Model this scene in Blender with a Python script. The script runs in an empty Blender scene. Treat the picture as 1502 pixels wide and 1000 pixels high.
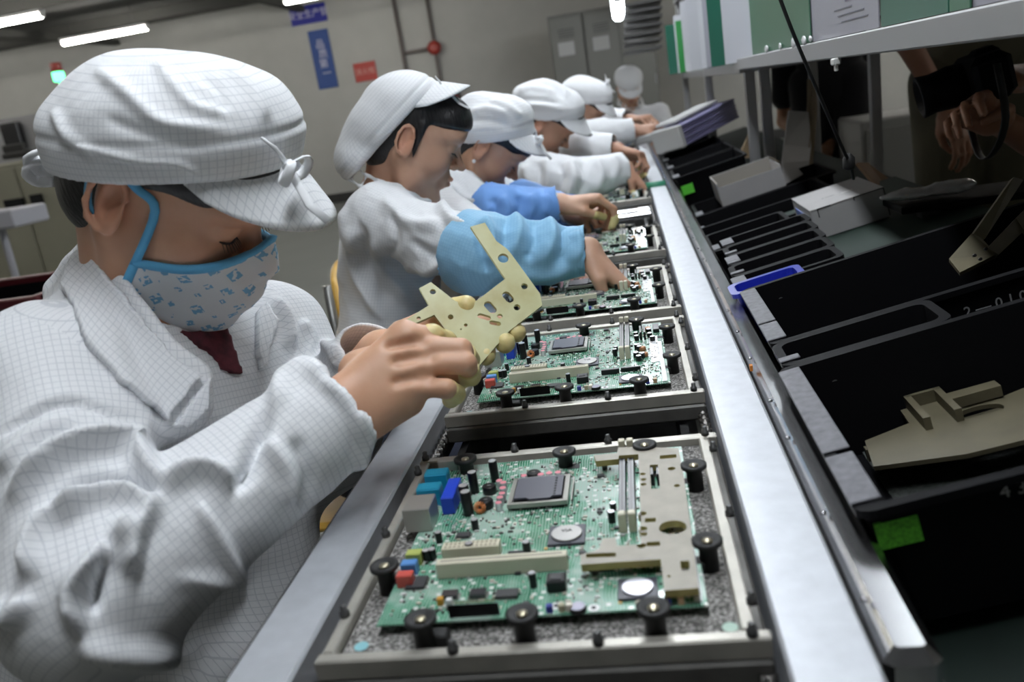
import bpy, math, random
import numpy as np
from mathutils import Vector, Matrix
from mathutils.bvhtree import BVHTree
random.seed(7)
S = bpy.context.scene
COL = S.collection
# ------------------------------------------------------------------ camera
_VY = np.array([910., 123.]); _VX = np.array([-6975., 1378.]); _cc = np.array([751., 500.])
_a = _VY - _cc; _b = _VX - _cc; FPX = float(np.sqrt(-(_a @ _b)))
_Y = np.array([_a[0], -_a[1], -FPX]); _Y /= np.linalg.norm(_Y)
_X = -np.array([_b[0], -_b[1], -FPX]); _X /= np.linalg.norm(_X)
RC = np.stack([_X, _Y, np.cross(_X, _Y)], 1)       # camera <- world
CAM = np.array([0., 0., 1.10])
cd = bpy.data.cameras.new('view'); cam = bpy.data.objects.new('view_camera', cd); COL.objects.link(cam)
M3 = Matrix([list(r) for r in RC.T]).to_4x4(); M3.translation = Vector(CAM); cam.matrix_world = M3
cd.sensor_width = 36; cd.lens = 36 * FPX / 1502; cd.clip_start = .02; cd.clip_end = 100
cd.dof.use_dof = True; cd.dof.focus_distance = .95; cd.dof.aperture_fstop = 6.3
S.camera = cam
# ------------------------------------------------------------------ world, exposure
S.view_settings.view_transform = 'Standard'; S.view_settings.look = 'None'
S.view_settings.gamma = 1; S.view_settings.use_curve_mapping = False
S.view_settings.exposure = -0.27
W = bpy.data.worlds.new('world'); S.world = W; W.use_nodes = True
W.node_tree.nodes['Background'].inputs[0].default_value = (.75, .8, .85, 1)
W.node_tree.nodes['Background'].inputs[1].default_value = .05
LAMP_E = 60.0      # emission of every fluorescent tube

def ray(px, py):
    return RC.T @ np.array([px - 751., -(py - 500.), -FPX]) / FPX
def P(px, py, d): return CAM + ray(px, py) * d                       # point at depth d
def PZ(px, py, z):
    d = ray(px, py); return CAM + d * (z - CAM[2]) / d[2]
def PY(px, py, y):
    d = ray(px, py); return CAM + d * (y - CAM[1]) / d[1]
def PX(px, py, x):
    d = ray(px, py); return CAM + d * (x - CAM[0]) / d[0]
def proj(p):
    c = (np.asarray(p, float) - CAM) @ RC.T
    return np.stack([751 + FPX * c[..., 0] / -c[..., 2], 500 - FPX * c[..., 1] / -c[..., 2]], -1)

# ------------------------------------------------------------------ materials
MATS = {}
class N:
    def __init__(s, name):
        s.m = bpy.data.materials.new(name); s.m.use_nodes = True; s.t = s.m.node_tree
        s.b = s.t.nodes['Principled BSDF']
    def n(s, ty, **kw):
        x = s.t.nodes.new(ty)
        for k, v in kw.items():
            if k.startswith('_'): x.inputs[k[1:].replace('_', ' ')].default_value = v
            else: setattr(x, k, v)
        return x
    def l(s, a, b): s.t.links.new(a, b)
def ramp(nn, fac, stops):
    r = nn.n('ShaderNodeValToRGB'); nn.l(fac, r.inputs[0]); e = r.color_ramp.elements
    while len(e) < len(stops): e.new(.5)
    for i, (p, c) in enumerate(stops):
        e[i].position = p; e[i].color = (*c, 1) if len(c) == 3 else c
    return r.outputs[0]
def mat(name, col, rough=.5, metal=0, noise=0, nscale=30, bump=0, bscale=200, emis=0, spec=.5, trans=0, sub=0, alpha=1, coat=0):
    if name in MATS: return MATS[name]
    k = N(name); b = k.b
    b.inputs['Base Color'].default_value = (*col, 1); b.inputs['Roughness'].default_value = rough
    b.inputs['Metallic'].default_value = metal; b.inputs['Specular IOR Level'].default_value = spec
    b.inputs['Transmission Weight'].default_value = trans; b.inputs['Alpha'].default_value = alpha
    b.inputs['Coat Weight'].default_value = coat
    if sub: b.inputs['Subsurface Weight'].default_value = sub; b.inputs['Subsurface Radius'].default_value = (.01, .004, .002); b.inputs['Subsurface Scale'].default_value = 1
    tc = k.n('ShaderNodeTexCoord')
    if noise:
        t = k.n('ShaderNodeTexNoise', _Scale=nscale, _Detail=4.); k.l(tc.outputs['Object'], t.inputs['Vector'])
        lo = tuple(max(0, c * (1 - noise)) for c in col); hi = tuple(min(1, c * (1 + noise)) for c in col)
        k.l(ramp(k, t.outputs[0], [(.3, lo), (.7, hi)]), b.inputs['Base Color'])
    if bump:
        t = k.n('ShaderNodeTexNoise', _Scale=bscale, _Detail=3.); k.l(tc.outputs['Object'], t.inputs['Vector'])
        bp = k.n('ShaderNodeBump', _Strength=bump, _Distance=.001); k.l(t.outputs[0], bp.inputs['Height']); k.l(bp.outputs[0], b.inputs['Normal'])
    if emis:
        b.inputs['Emission Color'].default_value = (*col, 1); b.inputs['Emission Strength'].default_value = emis
    MATS[name] = k.m; return k.m

def cloth_mat(name, base, line, pitch=.0056, w=.13, rough=.8, fine=.25):
    k = N(name); b = k.b; b.inputs['Roughness'].default_value = rough; b.inputs['Specular IOR Level'].default_value = .25
    b.inputs['Sheen Weight'].default_value = .15
    uv = k.n('ShaderNodeUVMap'); uv.uv_map = 'UVMap'
    sp = k.n('ShaderNodeSeparateXYZ'); k.l(uv.outputs[0], sp.inputs[0])
    outs = []
    for i in (0, 1):
        d = k.n('ShaderNodeMath', operation='DIVIDE'); k.l(sp.outputs[i], d.inputs[0]); d.inputs[1].default_value = pitch
        f = k.n('ShaderNodeMath', operation='FRACT'); k.l(d.outputs[0], f.inputs[0])
        l = k.n('ShaderNodeMath', operation='LESS_THAN'); k.l(f.outputs[0], l.inputs[0]); l.inputs[1].default_value = w
        outs.append(l)
    mx = k.n('ShaderNodeMath', operation='MAXIMUM'); k.l(outs[0].outputs[0], mx.inputs[0]); k.l(outs[1].outputs[0], mx.inputs[1])
    mm = k.n('ShaderNodeMath', operation='MULTIPLY'); k.l(mx.outputs[0], mm.inputs[0]); mm.inputs[1].default_value = .38
    mix = k.n('ShaderNodeMix', data_type='RGBA'); k.l(mm.outputs[0], mix.inputs[0])
    mix.inputs[6].default_value = (*base, 1); mix.inputs[7].default_value = (*line, 1)
    k.l(mix.outputs[2], b.inputs['Base Color'])
    tc = k.n('ShaderNodeTexCoord')
    t = k.n('ShaderNodeTexNoise', _Scale=55., _Detail=3., _Roughness=.6); k.l(tc.outputs['Object'], t.inputs['Vector'])
    bp = k.n('ShaderNodeBump', _Strength=fine, _Distance=.004); k.l(t.outputs[0], bp.inputs['Height']); k.l(bp.outputs[0], b.inputs['Normal'])
    MATS[name] = k.m; return k.m

# ------------------------------------------------------------------ objects
def setp(o, label=None, cat=None, group=None, kind=None):
    if label: o['label'] = label
    if cat: o['category'] = cat
    if group: o['group'] = group
    if kind: o['kind'] = kind
    return o
def thing(name, loc, label, cat, group=None, M=None):
    o = bpy.data.objects.new(name, None); COL.objects.link(o); o.empty_display_size = .05
    o.matrix_world = M if M is not None else Matrix.Translation(Vector(loc))
    ROOTM[o.name] = o.matrix_world.copy()
    return setp(o, label, cat, group)
ROOTM = {}
def rootm(parent):
    while parent.parent: parent = parent.parent
    return ROOTM[parent.name]
def link_mesh(name, me, m, parent=None, world=False):
    o = bpy.data.objects.new(name, me); COL.objects.link(o)
    if m is not None: me.materials.append(m)
    if parent is not None:
        if world: me.transform(rootm(parent).inverted())
        o.parent = parent
    return o

class MB:
    """collects shapes; build() links ONE mesh"""
    def __init__(s): s.v = []; s.f = []; s.sm = []
    def add(s, vs, fs, smooth=False):
        n = len(s.v); s.v += [tuple(map(float, v)) for v in vs]; s.f += [tuple(i + n for i in f) for f in fs]; s.sm += [smooth] * len(fs); return s
    def box(s, c, d, R=None, bev=0):
        hx, hy, hz = d[0] / 2, d[1] / 2, d[2] / 2
        if bev:
            b = min(bev, hx * .9, hy * .9, hz * .9); vs = []; fs = []
            rings = [(-hz, b), (-hz + b, 0), (hz - b, 0), (hz, b)]
            for z, ins in rings:
                x, y = hx - ins, hy - ins; q = b * .7 if not ins else b * .3
                vs += [(-x + q, -y, z), (x - q, -y, z), (x, -y + q, z), (x, y - q, z), (x - q, y, z), (-x + q, y, z), (-x, y - q, z), (-x, -y + q, z)]
            for r in range(3):
                for i in range(8):
                    fs.append((r * 8 + i, r * 8 + (i + 1) % 8, (r + 1) * 8 + (i + 1) % 8, (r + 1) * 8 + i))
            fs += [tuple(range(7, -1, -1)), tuple(range(24, 32))]
        else:
            vs = [(x, y, z) for z in (-hz, hz) for x, y in ((-hx, -hy), (hx, -hy), (hx, hy), (-hx, hy))]
            fs = [(3, 2, 1, 0), (4, 5, 6, 7), (0, 1, 5, 4), (1, 2, 6, 5), (2, 3, 7, 6), (3, 0, 4, 7)]
        c = np.array(c, float); vs = np.array(vs)
        if R is not None: vs = vs @ np.array(R).T
        return s.add(vs + c, fs)
    def box2(s, a, b, bev=0):
        a = np.array(a, float); b = np.array(b, float); return s.box((a + b) / 2, np.abs(b - a), None, bev)
    def lathe(s, c, prof, ax=(0, 0, 1), seg=16, cap=True):
        ax = np.array(ax, float); ax /= np.linalg.norm(ax); u = np.cross(ax, (0, 0, 1) if abs(ax[2]) < .9 else (1, 0, 0)); u /= np.linalg.norm(u); w = np.cross(ax, u)
        c = np.array(c, float); vs = []; fs = []
        for r, h in prof:
            for i in range(seg):
                t = 2 * math.pi * i / seg; vs.append(c + ax * h + (u * math.cos(t) + w * math.sin(t)) * r)
        for k in range(len(prof) - 1):
            for i in range(seg):
                j = (i + 1) % seg; fs.append((k * seg + i, k * seg + j, (k + 1) * seg + j, (k + 1) * seg + i))
        s.add(vs, fs, True)
        if cap:
            n = len(s.v) - len(vs)
            s.f.append(tuple(n + i for i in range(seg - 1, -1, -1))); s.sm.append(False)
            s.f.append(tuple(n + (len(prof) - 1) * seg + i for i in range(seg))); s.sm.append(False)
        return s
    def cyl(s, a, b, r, r2=None, seg=14):
        a = np.array(a, float); b = np.array(b, float); L = np.linalg.norm(b - a)
        return s.lathe(a, [(r, 0), (r if r2 is None else r2, L)], (b - a) / L, seg)
    def tube(s, pts, r, seg=8, flat=None):
        pts = [np.array(p, float) for p in pts]; n = len(pts); vs = []; fs = []; prev = None
        for i, p in enumerate(pts):
            t = pts[min(i + 1, n - 1)] - pts[max(i - 1, 0)]; t /= np.linalg.norm(t) + 1e-12
            u = np.cross(t, (0, 0, 1) if prev is None and abs(t[2]) < .9 else (1, 0, 0)) if prev is None else prev - t * (prev @ t)
            u /= np.linalg.norm(u) + 1e-12; prev = u; w = np.cross(t, u)
            rr = r[i] if isinstance(r, (list, tuple)) else r
            for k in range(seg):
                a = 2 * math.pi * k / seg; vs.append(p + (u * math.cos(a) + w * math.sin(a) * (flat or 1)) * rr)
        for i in range(n - 1):
            for k in range(seg):
                q = (k + 1) % seg; fs.append((i * seg + k, i * seg + q, (i + 1) * seg + q, (i + 1) * seg + k))
        fs += [tuple(range(seg - 1, -1, -1)), tuple((n - 1) * seg + k for k in range(seg))]
        return s.add(vs, fs, True)
    def prism(s, poly, z0, z1, M=None):
        n = len(poly); vs = [(x, y, z0) for x, y in poly] + [(x, y, z1) for x, y in poly]
        ar = sum(poly[i][0] * poly[(i + 1) % n][1] - poly[(i + 1) % n][0] * poly[i][1] for i in range(n))
        idx = list(range(n)) if ar > 0 else list(range(n - 1, -1, -1))
        fs = [tuple(reversed(idx)), tuple(i + n for i in idx)]
        fs += [(idx[i], idx[(i + 1) % n], idx[(i + 1) % n] + n, idx[i] + n) for i in range(n)]
        if M is not None: vs = [tuple(M @ Vector(v)) for v in vs]
        return s.add(vs, fs)
    def build(s, name, m, parent=None, world=True):
        me = bpy.data.meshes.new(name); me.from_pydata(s.v, [], s.f); me.polygons.foreach_set('use_smooth', s.sm); me.update()
        return link_mesh(name, me, m, parent, world)

def copy_tree(o, parent=None, loc=None, **kw):
    c = o.copy(); COL.objects.link(c); c.parent = parent
    if loc is not None: c.location = loc
    for ch in [x for x in ALLOBJ() if x.parent == o]: copy_tree(ch, c)
    for k, v in kw.items(): c[k] = v
    return c
def ALLOBJ(): return list(COL.objects)

def spl(pts, n=24, closed=False):
    P_ = [np.array(p, float) for p in pts]; m = len(P_); out = []
    segs = m if closed else m - 1
    for i in range(segs):
        g = lambda k: P_[k % m] if closed else P_[min(max(k, 0), m - 1)]
        a, b, c, d = g(i - 1), g(i), g(i + 1), g(i + 2)
        k = max(2, n // segs)
        for j in range(k):
            t = j / k; out.append(.5 * (2 * b + (c - a) * t + (2 * a - 5 * b + 4 * c - d) * t * t + (-a + 3 * b - 3 * c + d) * t ** 3))
    if not closed: out.append(P_[-1])
    return out

def text_mesh(body, size, m, parent, M, name='lettering', ext=.0004, align='CENTER', shear=0):
    cu = bpy.data.curves.new('tx', 'FONT'); cu.body = body; cu.size = size; cu.extrude = ext; cu.align_x = align; cu.align_y = 'CENTER'; cu.resolution_u = 3
    o = bpy.data.objects.new('tx', cu); COL.objects.link(o); bpy.context.view_layer.update()
    me = bpy.data.meshes.new_from_object(o.evaluated_get(bpy.context.evaluated_depsgraph_get()))
    bpy.data.objects.remove(o); me.materials.clear(); me.transform(M); me.name = name
    return link_mesh(name, me, m, parent, True)

# ------------------------------------------------------------------ signed-distance sculpting
F = np.float32
def ndot(a, b): return (a * b).sum(-1)
class SDF:
    """ordered list of shapes melted together, meshed with sparse surface nets"""
    def __init__(s): s.ops = []
    def _add(s, op, fn, lo, hi, k): s.ops.append((op, fn, np.array(lo) - k, np.array(hi) + k, k)); return s
    def cone(s, a, b, ra, rb, k=.01, op='u', flat=None):
        a = np.array(a, float); b = np.array(b, float); ab = b - a; L2 = max(ab @ ab, 1e-12)
        if flat is not None:  # (axis vector, factor): squash across axis
            fa = np.array(flat[0], float); fa /= np.linalg.norm(fa); ff = flat[1]
        def fn(p):
            q = p - a; h = np.clip((q @ ab) / L2, 0, 1)[:, None]; v = q - h * ab
            if flat is not None: v = v + fa * ((v @ fa) * (1 / ff - 1))[:, None]
            d = np.sqrt(ndot(v, v)) - (ra + (rb - ra) * h[:, 0])
            return d * (min(ff, 1) ** .5 if flat is not None else 1)
        m = max(ra, rb) * (max(1, ff) if flat is not None else 1); return s._add(op, fn, np.minimum(a, b) - m, np.maximum(a, b) + m, k)
    def ell(s, c, r, R=None, k=.01, op='u'):
        c = np.array(c, float); r = np.array(r, float); R = np.eye(3) if R is None else np.array(R)
        def fn(p):
            q = (p - c) @ R; k0 = np.sqrt(ndot(q / r, q / r)); k1 = np.sqrt(ndot(q / r ** 2, q / r ** 2)) + 1e-9
            return np.where(k0 < 1e-4, -r.min(), k0 * (k0 - 1) / k1)
        m = np.abs(R * r).sum(1) if False else np.full(3, r.max()); return s._add(op, fn, c - m, c + m, k)
    def box(s, c, h, R=None, rad=.002, k=.004, op='u'):
        c = np.array(c, float); h = np.array(h, float) - rad; R = np.eye(3) if R is None else np.array(R)
        def fn(p):
            q = np.abs((p - c) @ R) - h
            return np.sqrt(ndot(np.maximum(q, 0), np.maximum(q, 0))) + np.minimum(q.max(-1), 0) - rad
        m = np.full(3, np.linalg.norm(h + rad)); return s._add(op, fn, c - m, c + m, k)
    def chain(s, pts, rs, k=.01, flat=None, op='u'):
        for i in range(len(pts) - 1): s.cone(pts[i], pts[i + 1], rs[i], rs[i + 1], k, op, flat)
        return s
    def ev(s, p, pad=.0):
        d = np.full(len(p), 10.0)
        for op, fn, lo, hi, k in s.ops:
            m = np.all((p > lo - pad) & (p < hi + pad), 1)
            if not m.any(): continue
            a = d[m]; b = fn(p[m])
            if op == 'u':
                h = np.clip(.5 + .5 * (b - a) / k, 0, 1); r = a + (b - a) * (1 - h) if False else np.minimum(a, b) - np.where(np.abs(a - b) < k, (k - np.abs(a - b)) ** 2 / (4 * k), 0)
            elif op == 's':
                b = -b; r = np.maximum(a, b) + np.where(np.abs(a - b) < k, (k - np.abs(a - b)) ** 2 / (4 * k), 0)
            else:
                r = np.maximum(a, b)
            d[m] = r
        return d
    def bounds(s):
        lo = np.min([o[2] for o in s.ops if o[0] == 'u'], 0); hi = np.max([o[3] for o in s.ops if o[0] == 'u'], 0); return lo, hi
    def mesh(s, vox, B=8):
        lo, hi = s.bounds(); lo = lo - 2 * vox; nb = np.ceil((hi - lo) / (B * vox)).astype(int) + 1
        g = np.stack(np.meshgrid(*[np.arange(n) for n in nb], indexing='ij'), -1).reshape(-1, 3)
        ctr = lo + (g + .5) * B * vox; bw = B * vox
        act = np.zeros(len(g), bool)
        for i in range(0, len(g), 200000):
            act[i:i + 200000] = np.abs(s.ev(ctr[i:i + 200000], pad=bw * 1.3)) < bw * 1.25
        g = g[act]; c = np.stack(np.meshgrid(*[np.arange(B + 1)] * 3, indexing='ij'), -1).reshape(-1, 3)
        VK = []; VP = []; Q = []; D = np.array([1 << 42, 1 << 21, 1], dtype=np.int64)
        for i in range(0, len(g), 1500):
            gg = g[i:i + 1500].astype(np.int64); n = len(gg)
            gi = gg[:, None, :] * B + c[None]
            # skip blocks whose samples share one sign by testing values
            v = s.ev((lo + gi.reshape(-1, 3) * vox), pad=vox * 2).reshape(n, B + 1, B + 1, B + 1)
            keep = (v.reshape(n, -1).min(1) < 0) & (v.reshape(n, -1).max(1) > 0)
            v = v[keep]; gg = gg[keep]; n = len(gg)
            if n == 0: continue
            sg = v < 0
            cnt = np.zeros((n, B, B, B)); acc = np.zeros((n, B, B, B, 3))
            for ax in range(3):
                o1, o2 = [a for a in range(3) if a != ax]
                for e in range(4):
                    off0 = [0, 0, 0]; off0[o1] = e & 1; off0[o2] = e >> 1; off1 = list(off0); off1[ax] = 1
                    sl0 = tuple(slice(o, o + B) for o in off0); sl1 = tuple(slice(o, o + B) for o in off1)
                    a = v[(slice(None),) + sl0]; b = v[(slice(None),) + sl1]; ch = (a < 0) != (b < 0)
                    t = np.where(ch, a / np.where(ch, a - b, 1), 0)
                    pos = np.zeros((n, B, B, B, 3)); pos[..., ax] = t; pos[..., o1] = off0[o1]; pos[..., o2] = off0[o2]
                    acc += pos * ch[..., None]; cnt += ch
            m = cnt > 0; idx = np.argwhere(m)
            cell = gg[idx[:, 0]] * B + idx[:, 1:]
            VK.append(cell @ D); VP.append(lo + (cell + acc[m] / cnt[m][:, None]) * vox)
            for ax in range(3):
                o1, o2 = (ax + 1) % 3, (ax + 2) % 3
                sl1 = [slice(0, B)] * 3; sl1[ax] = slice(1, B + 1)
                a = sg[:, :B, :B, :B]; b = sg[(slice(None),) + tuple(sl1)]; ch = np.argwhere(a != b)
                inside0 = a[tuple(ch.T)]; base = gg[ch[:, 0]] * B + ch[:, 1:]
                e1 = np.zeros(3, np.int64); e1[o1] = 1; e2 = np.zeros(3, np.int64); e2[o2] = 1
                q = np.stack([(base - e1 - e2) @ D, (base - e2) @ D, base @ D, (base - e1) @ D], 1)
                q = np.where(inside0[:, None], q, q[:, ::-1]); Q.append(q)
        VK = np.concatenate(VK); VP = np.concatenate(VP); Q = np.concatenate(Q)
        uk, ix = np.unique(VK, return_index=True); V = VP[ix]
        qi = np.searchsorted(uk, Q); qi = np.clip(qi, 0, len(uk) - 1); ok = (uk[qi] == Q).all(1)
        return V, qi[ok]

def normals(V, Q):
    n = np.cross(V[Q[:, 2]] - V[Q[:, 0]], V[Q[:, 3]] - V[Q[:, 1]]); out = np.zeros_like(V)
    for k in range(4): np.add.at(out, Q[:, k], n)
    return out / (np.linalg.norm(out, axis=1, keepdims=True) + 1e-12)
def relax(V, Q, it=2, lam=.5, mask=None):
    n = len(V); E = np.concatenate([Q[:, [0, 1]], Q[:, [1, 2]], Q[:, [2, 3]], Q[:, [3, 0]]])
    for _ in range(it):
        acc = np.zeros_like(V); c = np.bincount(E[:, 0], minlength=n) + np.bincount(E[:, 1], minlength=n)
        for ax in range(3):
            acc[:, ax] = np.bincount(E[:, 0], V[E[:, 1], ax], n) + np.bincount(E[:, 1], V[E[:, 0], ax], n)
        d = (acc / np.maximum(c, 1)[:, None] - V) * lam
        if mask is not None: d *= mask[:, None]
        V = V + d
    return V
def quadmesh(name, V, Q, m, parent=None, uv=None, attr=None, smooth=True):
    me = bpy.data.meshes.new(name); me.vertices.add(len(V)); me.vertices.foreach_set('co', V.astype(F).ravel())
    nq = len(Q); me.loops.add(nq * 4); me.loops.foreach_set('vertex_index', Q.astype(np.int32).ravel())
    me.polygons.add(nq); me.polygons.foreach_set('loop_start', np.arange(0, nq * 4, 4, dtype=np.int32))
    me.update(calc_edges=True)
    me.polygons.foreach_set('use_smooth', np.full(nq, smooth))
    if uv is not None:
        l = me.uv_layers.new(name='UVMap'); l.data.foreach_set('uv', uv.astype(F).ravel())
    if attr is not None:
        for an, av in attr.items():
            at = me.color_attributes.new(an, 'FLOAT_COLOR', 'POINT'); at.data.foreach_set('color', av.astype(F).ravel())
    me.update()
    return link_mesh(name, me, m, parent, True)
def bone_uv(V, Q, bones):
    """bones: (a, b, reference vector, radius). Cylinder unwrap around the nearest bone."""
    c = V[Q].mean(1); best = np.full(len(c), 1e9); which = np.zeros(len(c), int)
    for i, (a, b, ref, r) in enumerate(bones):
        a = np.array(a, float); b = np.array(b, float); ab = b - a; h = np.clip(((c - a) @ ab) / (ab @ ab), 0, 1)
        d = np.linalg.norm(c - a - h[:, None] * ab, axis=1) - r; m = d < best; best[m] = d[m]; which[m] = i
    uv = np.zeros((len(Q), 4, 2)); off = 0
    for i, (a, b, ref, r) in enumerate(bones):
        a = np.array(a, float); b = np.array(b, float); ax = (b - a); L = np.linalg.norm(ax); ax = ax / L
        u = np.array(ref, float); u = u - ax * (u @ ax); u /= np.linalg.norm(u); w = np.cross(ax, u)
        m = which == i; q = V[Q[m]] - a; th = np.arctan2(q @ w, q @ u); tc = c[m] - a; t0 = np.arctan2(tc @ w, tc @ u)[:, None]
        th = t0 + (th - t0 + np.pi) % (2 * np.pi) - np.pi
        uv[m, :, 0] = th * r + 10 + i; uv[m, :, 1] = q @ ax + 10
    return uv.reshape(-1, 2)
def wrinkle(V, Nn, amp, scale, axis=None, squash=1., seed=0, n=7, sharp=1.5):
    """ridged folds running along axis"""
    rg = np.random.RandomState(seed); p = V.copy()
    if axis is not None:
        ax = np.array(axis, float); ax /= np.linalg.norm(ax); p = p - ax * ((p @ ax) * (1 - squash))[:, None]
    w = np.stack([np.sin(p @ rg.normal(0, scale * .6, 3) + rg.rand() * 6) for _ in range(3)], 1) * (.8 / scale)
    p = p + w; d = np.zeros(len(V))
    for i in range(n):
        kv = rg.normal(0, 1, 3); kv /= np.linalg.norm(kv); f = scale * (1.0 + .45 * i)
        d += (1 - np.abs(np.sin(p @ kv * f + rg.rand() * 6))) ** sharp / (1 + .5 * i)
    d = d / n * 2.2 - .8
    return V + Nn * (d * amp)[:, None]
def folds(V, Nn, strokes):
    """strokes (polyline in picture px, height, half-width px, max depth): ridges pushed out of the cloth where it faces the lens"""
    pr = proj(V); dep = -((V - CAM) @ RC.T)[:, 2]; face = ndot(Nn, CAM - V) / np.linalg.norm(V - CAM, axis=1)
    off = np.zeros(len(V))
    for st in strokes:
        pl, h, w = st[:3]; dm = st[3] if len(st) > 3 else 9; pl = np.array(spl([(x, y, 0) for x, y in pl], 16))[:, :2]
        lo = pl.min(0) - 3 * w; hi = pl.max(0) + 3 * w
        m = np.all((pr > lo) & (pr < hi), 1) & (face > -.1) & (dep < dm)
        q = pr[m]; best = np.full(len(q), 1e9); tt = np.zeros(len(q)); sd = np.zeros(len(q))
        for i in range(len(pl) - 1):
            a, b = pl[i], pl[i + 1]; ab = b - a; h_ = np.clip(((q - a) @ ab) / (ab @ ab + 1e-9), 0, 1)
            dv = q - a - h_[:, None] * ab; d = np.linalg.norm(dv, axis=1); k = d < best
            best[k] = d[k]; tt[k] = (i + h_[k]) / (len(pl) - 1)
        env = np.clip(np.sin(np.clip(tt, 0, 1) * np.pi) * 1.6 + .12, 0, 1)
        off[m] += h * env * np.exp(-(best / w) ** 2)
    return V + Nn * off[:, None]
# ================================================================== THE PLACE
ZB = .80
white_alu = mat('anodised_aluminium', (.62, .64, .68), .42, .55, noise=.06, nscale=60, bump=.05, bscale=900)
steel = mat('stainless_steel', (.62, .62, .63), .22, 1., noise=.1, nscale=25)
dsteel = mat('dark_steel', (.10, .10, .10), .4, .6, noise=.3, nscale=60)
blk = mat('black_plastic', (.005, .005, .006), .55, 0, bump=.15, bscale=700, spec=.08)
blk2 = mat('black_rubber', (.012, .012, .012), .6)
# floor / walls / ceiling
def plane_struct(name, pts, m):
    b = MB(); b.add(pts, [tuple(range(len(pts)))]); o = b.build(name, m); o['kind'] = 'structure'; return o
floor_m = mat('epoxy_floor', (.20, .215, .20), .28, 0, noise=.08, nscale=1.5)
wall_m = mat('painted_wall', (.44, .44, .42), .8, 0, noise=.04, nscale=3)
ceil_m = mat('ceiling_panels', (.10, .10, .095), .9, 0, noise=.1, nscale=2)
X0, X1, Y0, Y1, ZC = -11., 7., -3., 13., 3.05
plane_struct('floor', [(X0, Y0, 0), (X1, Y0, 0), (X1, Y1, 0), (X0, Y1, 0)], floor_m)
plane_struct('ceiling', [(X0, Y0, ZC), (X0, Y1, ZC), (X1, Y1, ZC), (X1, Y0, ZC)], ceil_m)
plane_struct('wall_back', [(X0, Y1, 0), (X1, Y1, 0), (X1, Y1, ZC), (X0, Y1, ZC)], wall_m)
plane_struct('wall_left', [(X0, Y0, 0), (X0, Y1, 0), (X0, Y1, ZC), (X0, Y0, ZC)], wall_m)
plane_struct('wall_right', [(X1, Y1, 0), (X1, Y0, 0), (X1, Y0, ZC), (X1, Y1, ZC)], wall_m)
plane_struct('wall_front', [(X1, Y0, 0), (X0, Y0, 0), (X0, Y0, ZC), (X1, Y0, ZC)], wall_m)
bb = MB().box2((X0, Y1 - .03, 0), (X1, Y1 - .001, .14)).build('baseboard_back', mat('dark_skirting', (.03, .03, .03), .6)); bb['kind'] = 'structure'
beam_m = mat('ceiling_beam', (.055, .055, .05), .8)
for i, y in enumerate((5.2, 7.4, 9.6, 11.8)):
    o = MB().box2((X0 + .01, y - .06, ZC - .14), (X1 - .01, y + .06, ZC - .002)).build('trim_%d' % (i + 1), beam_m); o['kind'] = 'structure'
for i, x in enumerate((-7.5, -4.5)):
    o = MB().box2((x - .05, Y0 + .02, ZC - .22), (x + .05, Y1 - .02, ZC - .141)).build('trim_%d' % (i + 5), beam_m); o['kind'] = 'structure'

# ---- fluorescent lamps
tube_m = mat('lamp_tube', (1., .97, .90), .3, emis=LAMP_E * 1.0)
tube_c = mat('lamp_tube_cool', (.90, .95, 1.), .3, emis=LAMP_E * .85)
hous_m = mat('lamp_housing', (.7, .7, .7), .4)
def lamp(name, x, y, z, L, along, label, group, m=tube_m, r=.02):
    t = thing(name, (x, y, z), label, 'lamp', group)
    d = np.array((1, 0, 0) if along == 'x' else (0, 1, 0), float); s = np.array((0, 1, 0) if along == 'x' else (1, 0, 0), float)
    c = np.array((x, y, z)); h = MB()
    h.box(c + (0, 0, .055), d * L + s * .10 + np.array((0, 0, .03)), bev=.006)
    for sg in (-1, 1): h.box(c + d * sg * (L / 2 - .01) + (0, 0, .02), d * .02 + s * .06 + np.array((0, 0, .06)))
    h.build('housing', hous_m, t)
    MB().cyl(c - d * (L / 2 - .02), c + d * (L / 2 - .02), r, seg=12).build('tube', m, t)
    for sg in (-1, 1):
        w = MB(); w.cyl(c + d * sg * L * .35 + (0, 0, .06), (c + d * sg * L * .35)[:2].tolist() + [ZC - .001], .003, seg=6); w.build('suspension_wire', dsteel, t)
    return t
LG = 'ceiling tube lamps over the hall'
proto = lamp('fluorescent_lamp', -6.5, 11, 2.7, 1.24, 'x', 'lit tube lamp hanging above the hall, whole tube seen left of the blue banner', LG)
for y in (2.5, 4.8, 6.9, 8.9, 11.):
    for x in (-9.5, -6.5, -3.4, 3.2, 5.8):
        if (x, y) == (-6.5, 11.): continue
        lab = 'lit ceiling tube lamp, %s from left wall, %s row from back wall' % ({-9.5: 'first', -6.5: 'second', -3.4: 'third', 3.2: 'fourth', 5.8: 'fifth'}[x], {2.5: 'fifth', 4.8: 'fourth', 6.9: 'third', 8.9: 'second', 11.: 'first'}[y])
        if (x, y) == (-6.5, 8.9): lab = 'lit ceiling tube lamp cut by the left edge of the picture'
        if (x, y) == (-3.4, 11.): lab = 'lit ceiling tube lamp just above the small blue sign'
        copy_tree(proto, loc=(x, y, 2.7), label=lab)
BG = 'bench tube lamps in one line over the assembly line'
bl = lamp('bench_lamp', .045, 6.9, 1.64, 1.3, 'y', 'cool white tube lamp over the far end of the line, in front of the lockers', BG, tube_c, .045)
for y, nn_ in ((.5, 'over the nearest pallet'), (2.2, 'over the third worker'), (3.8, 'over the sixth worker'), (9.6, 'just before the lockers')):
    copy_tree(bl, loc=(-.05, y, 2.08), label='cool white tube lamp hung over the assembly line, ' + nn_)
    bpy.context.view_layer.update()

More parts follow.
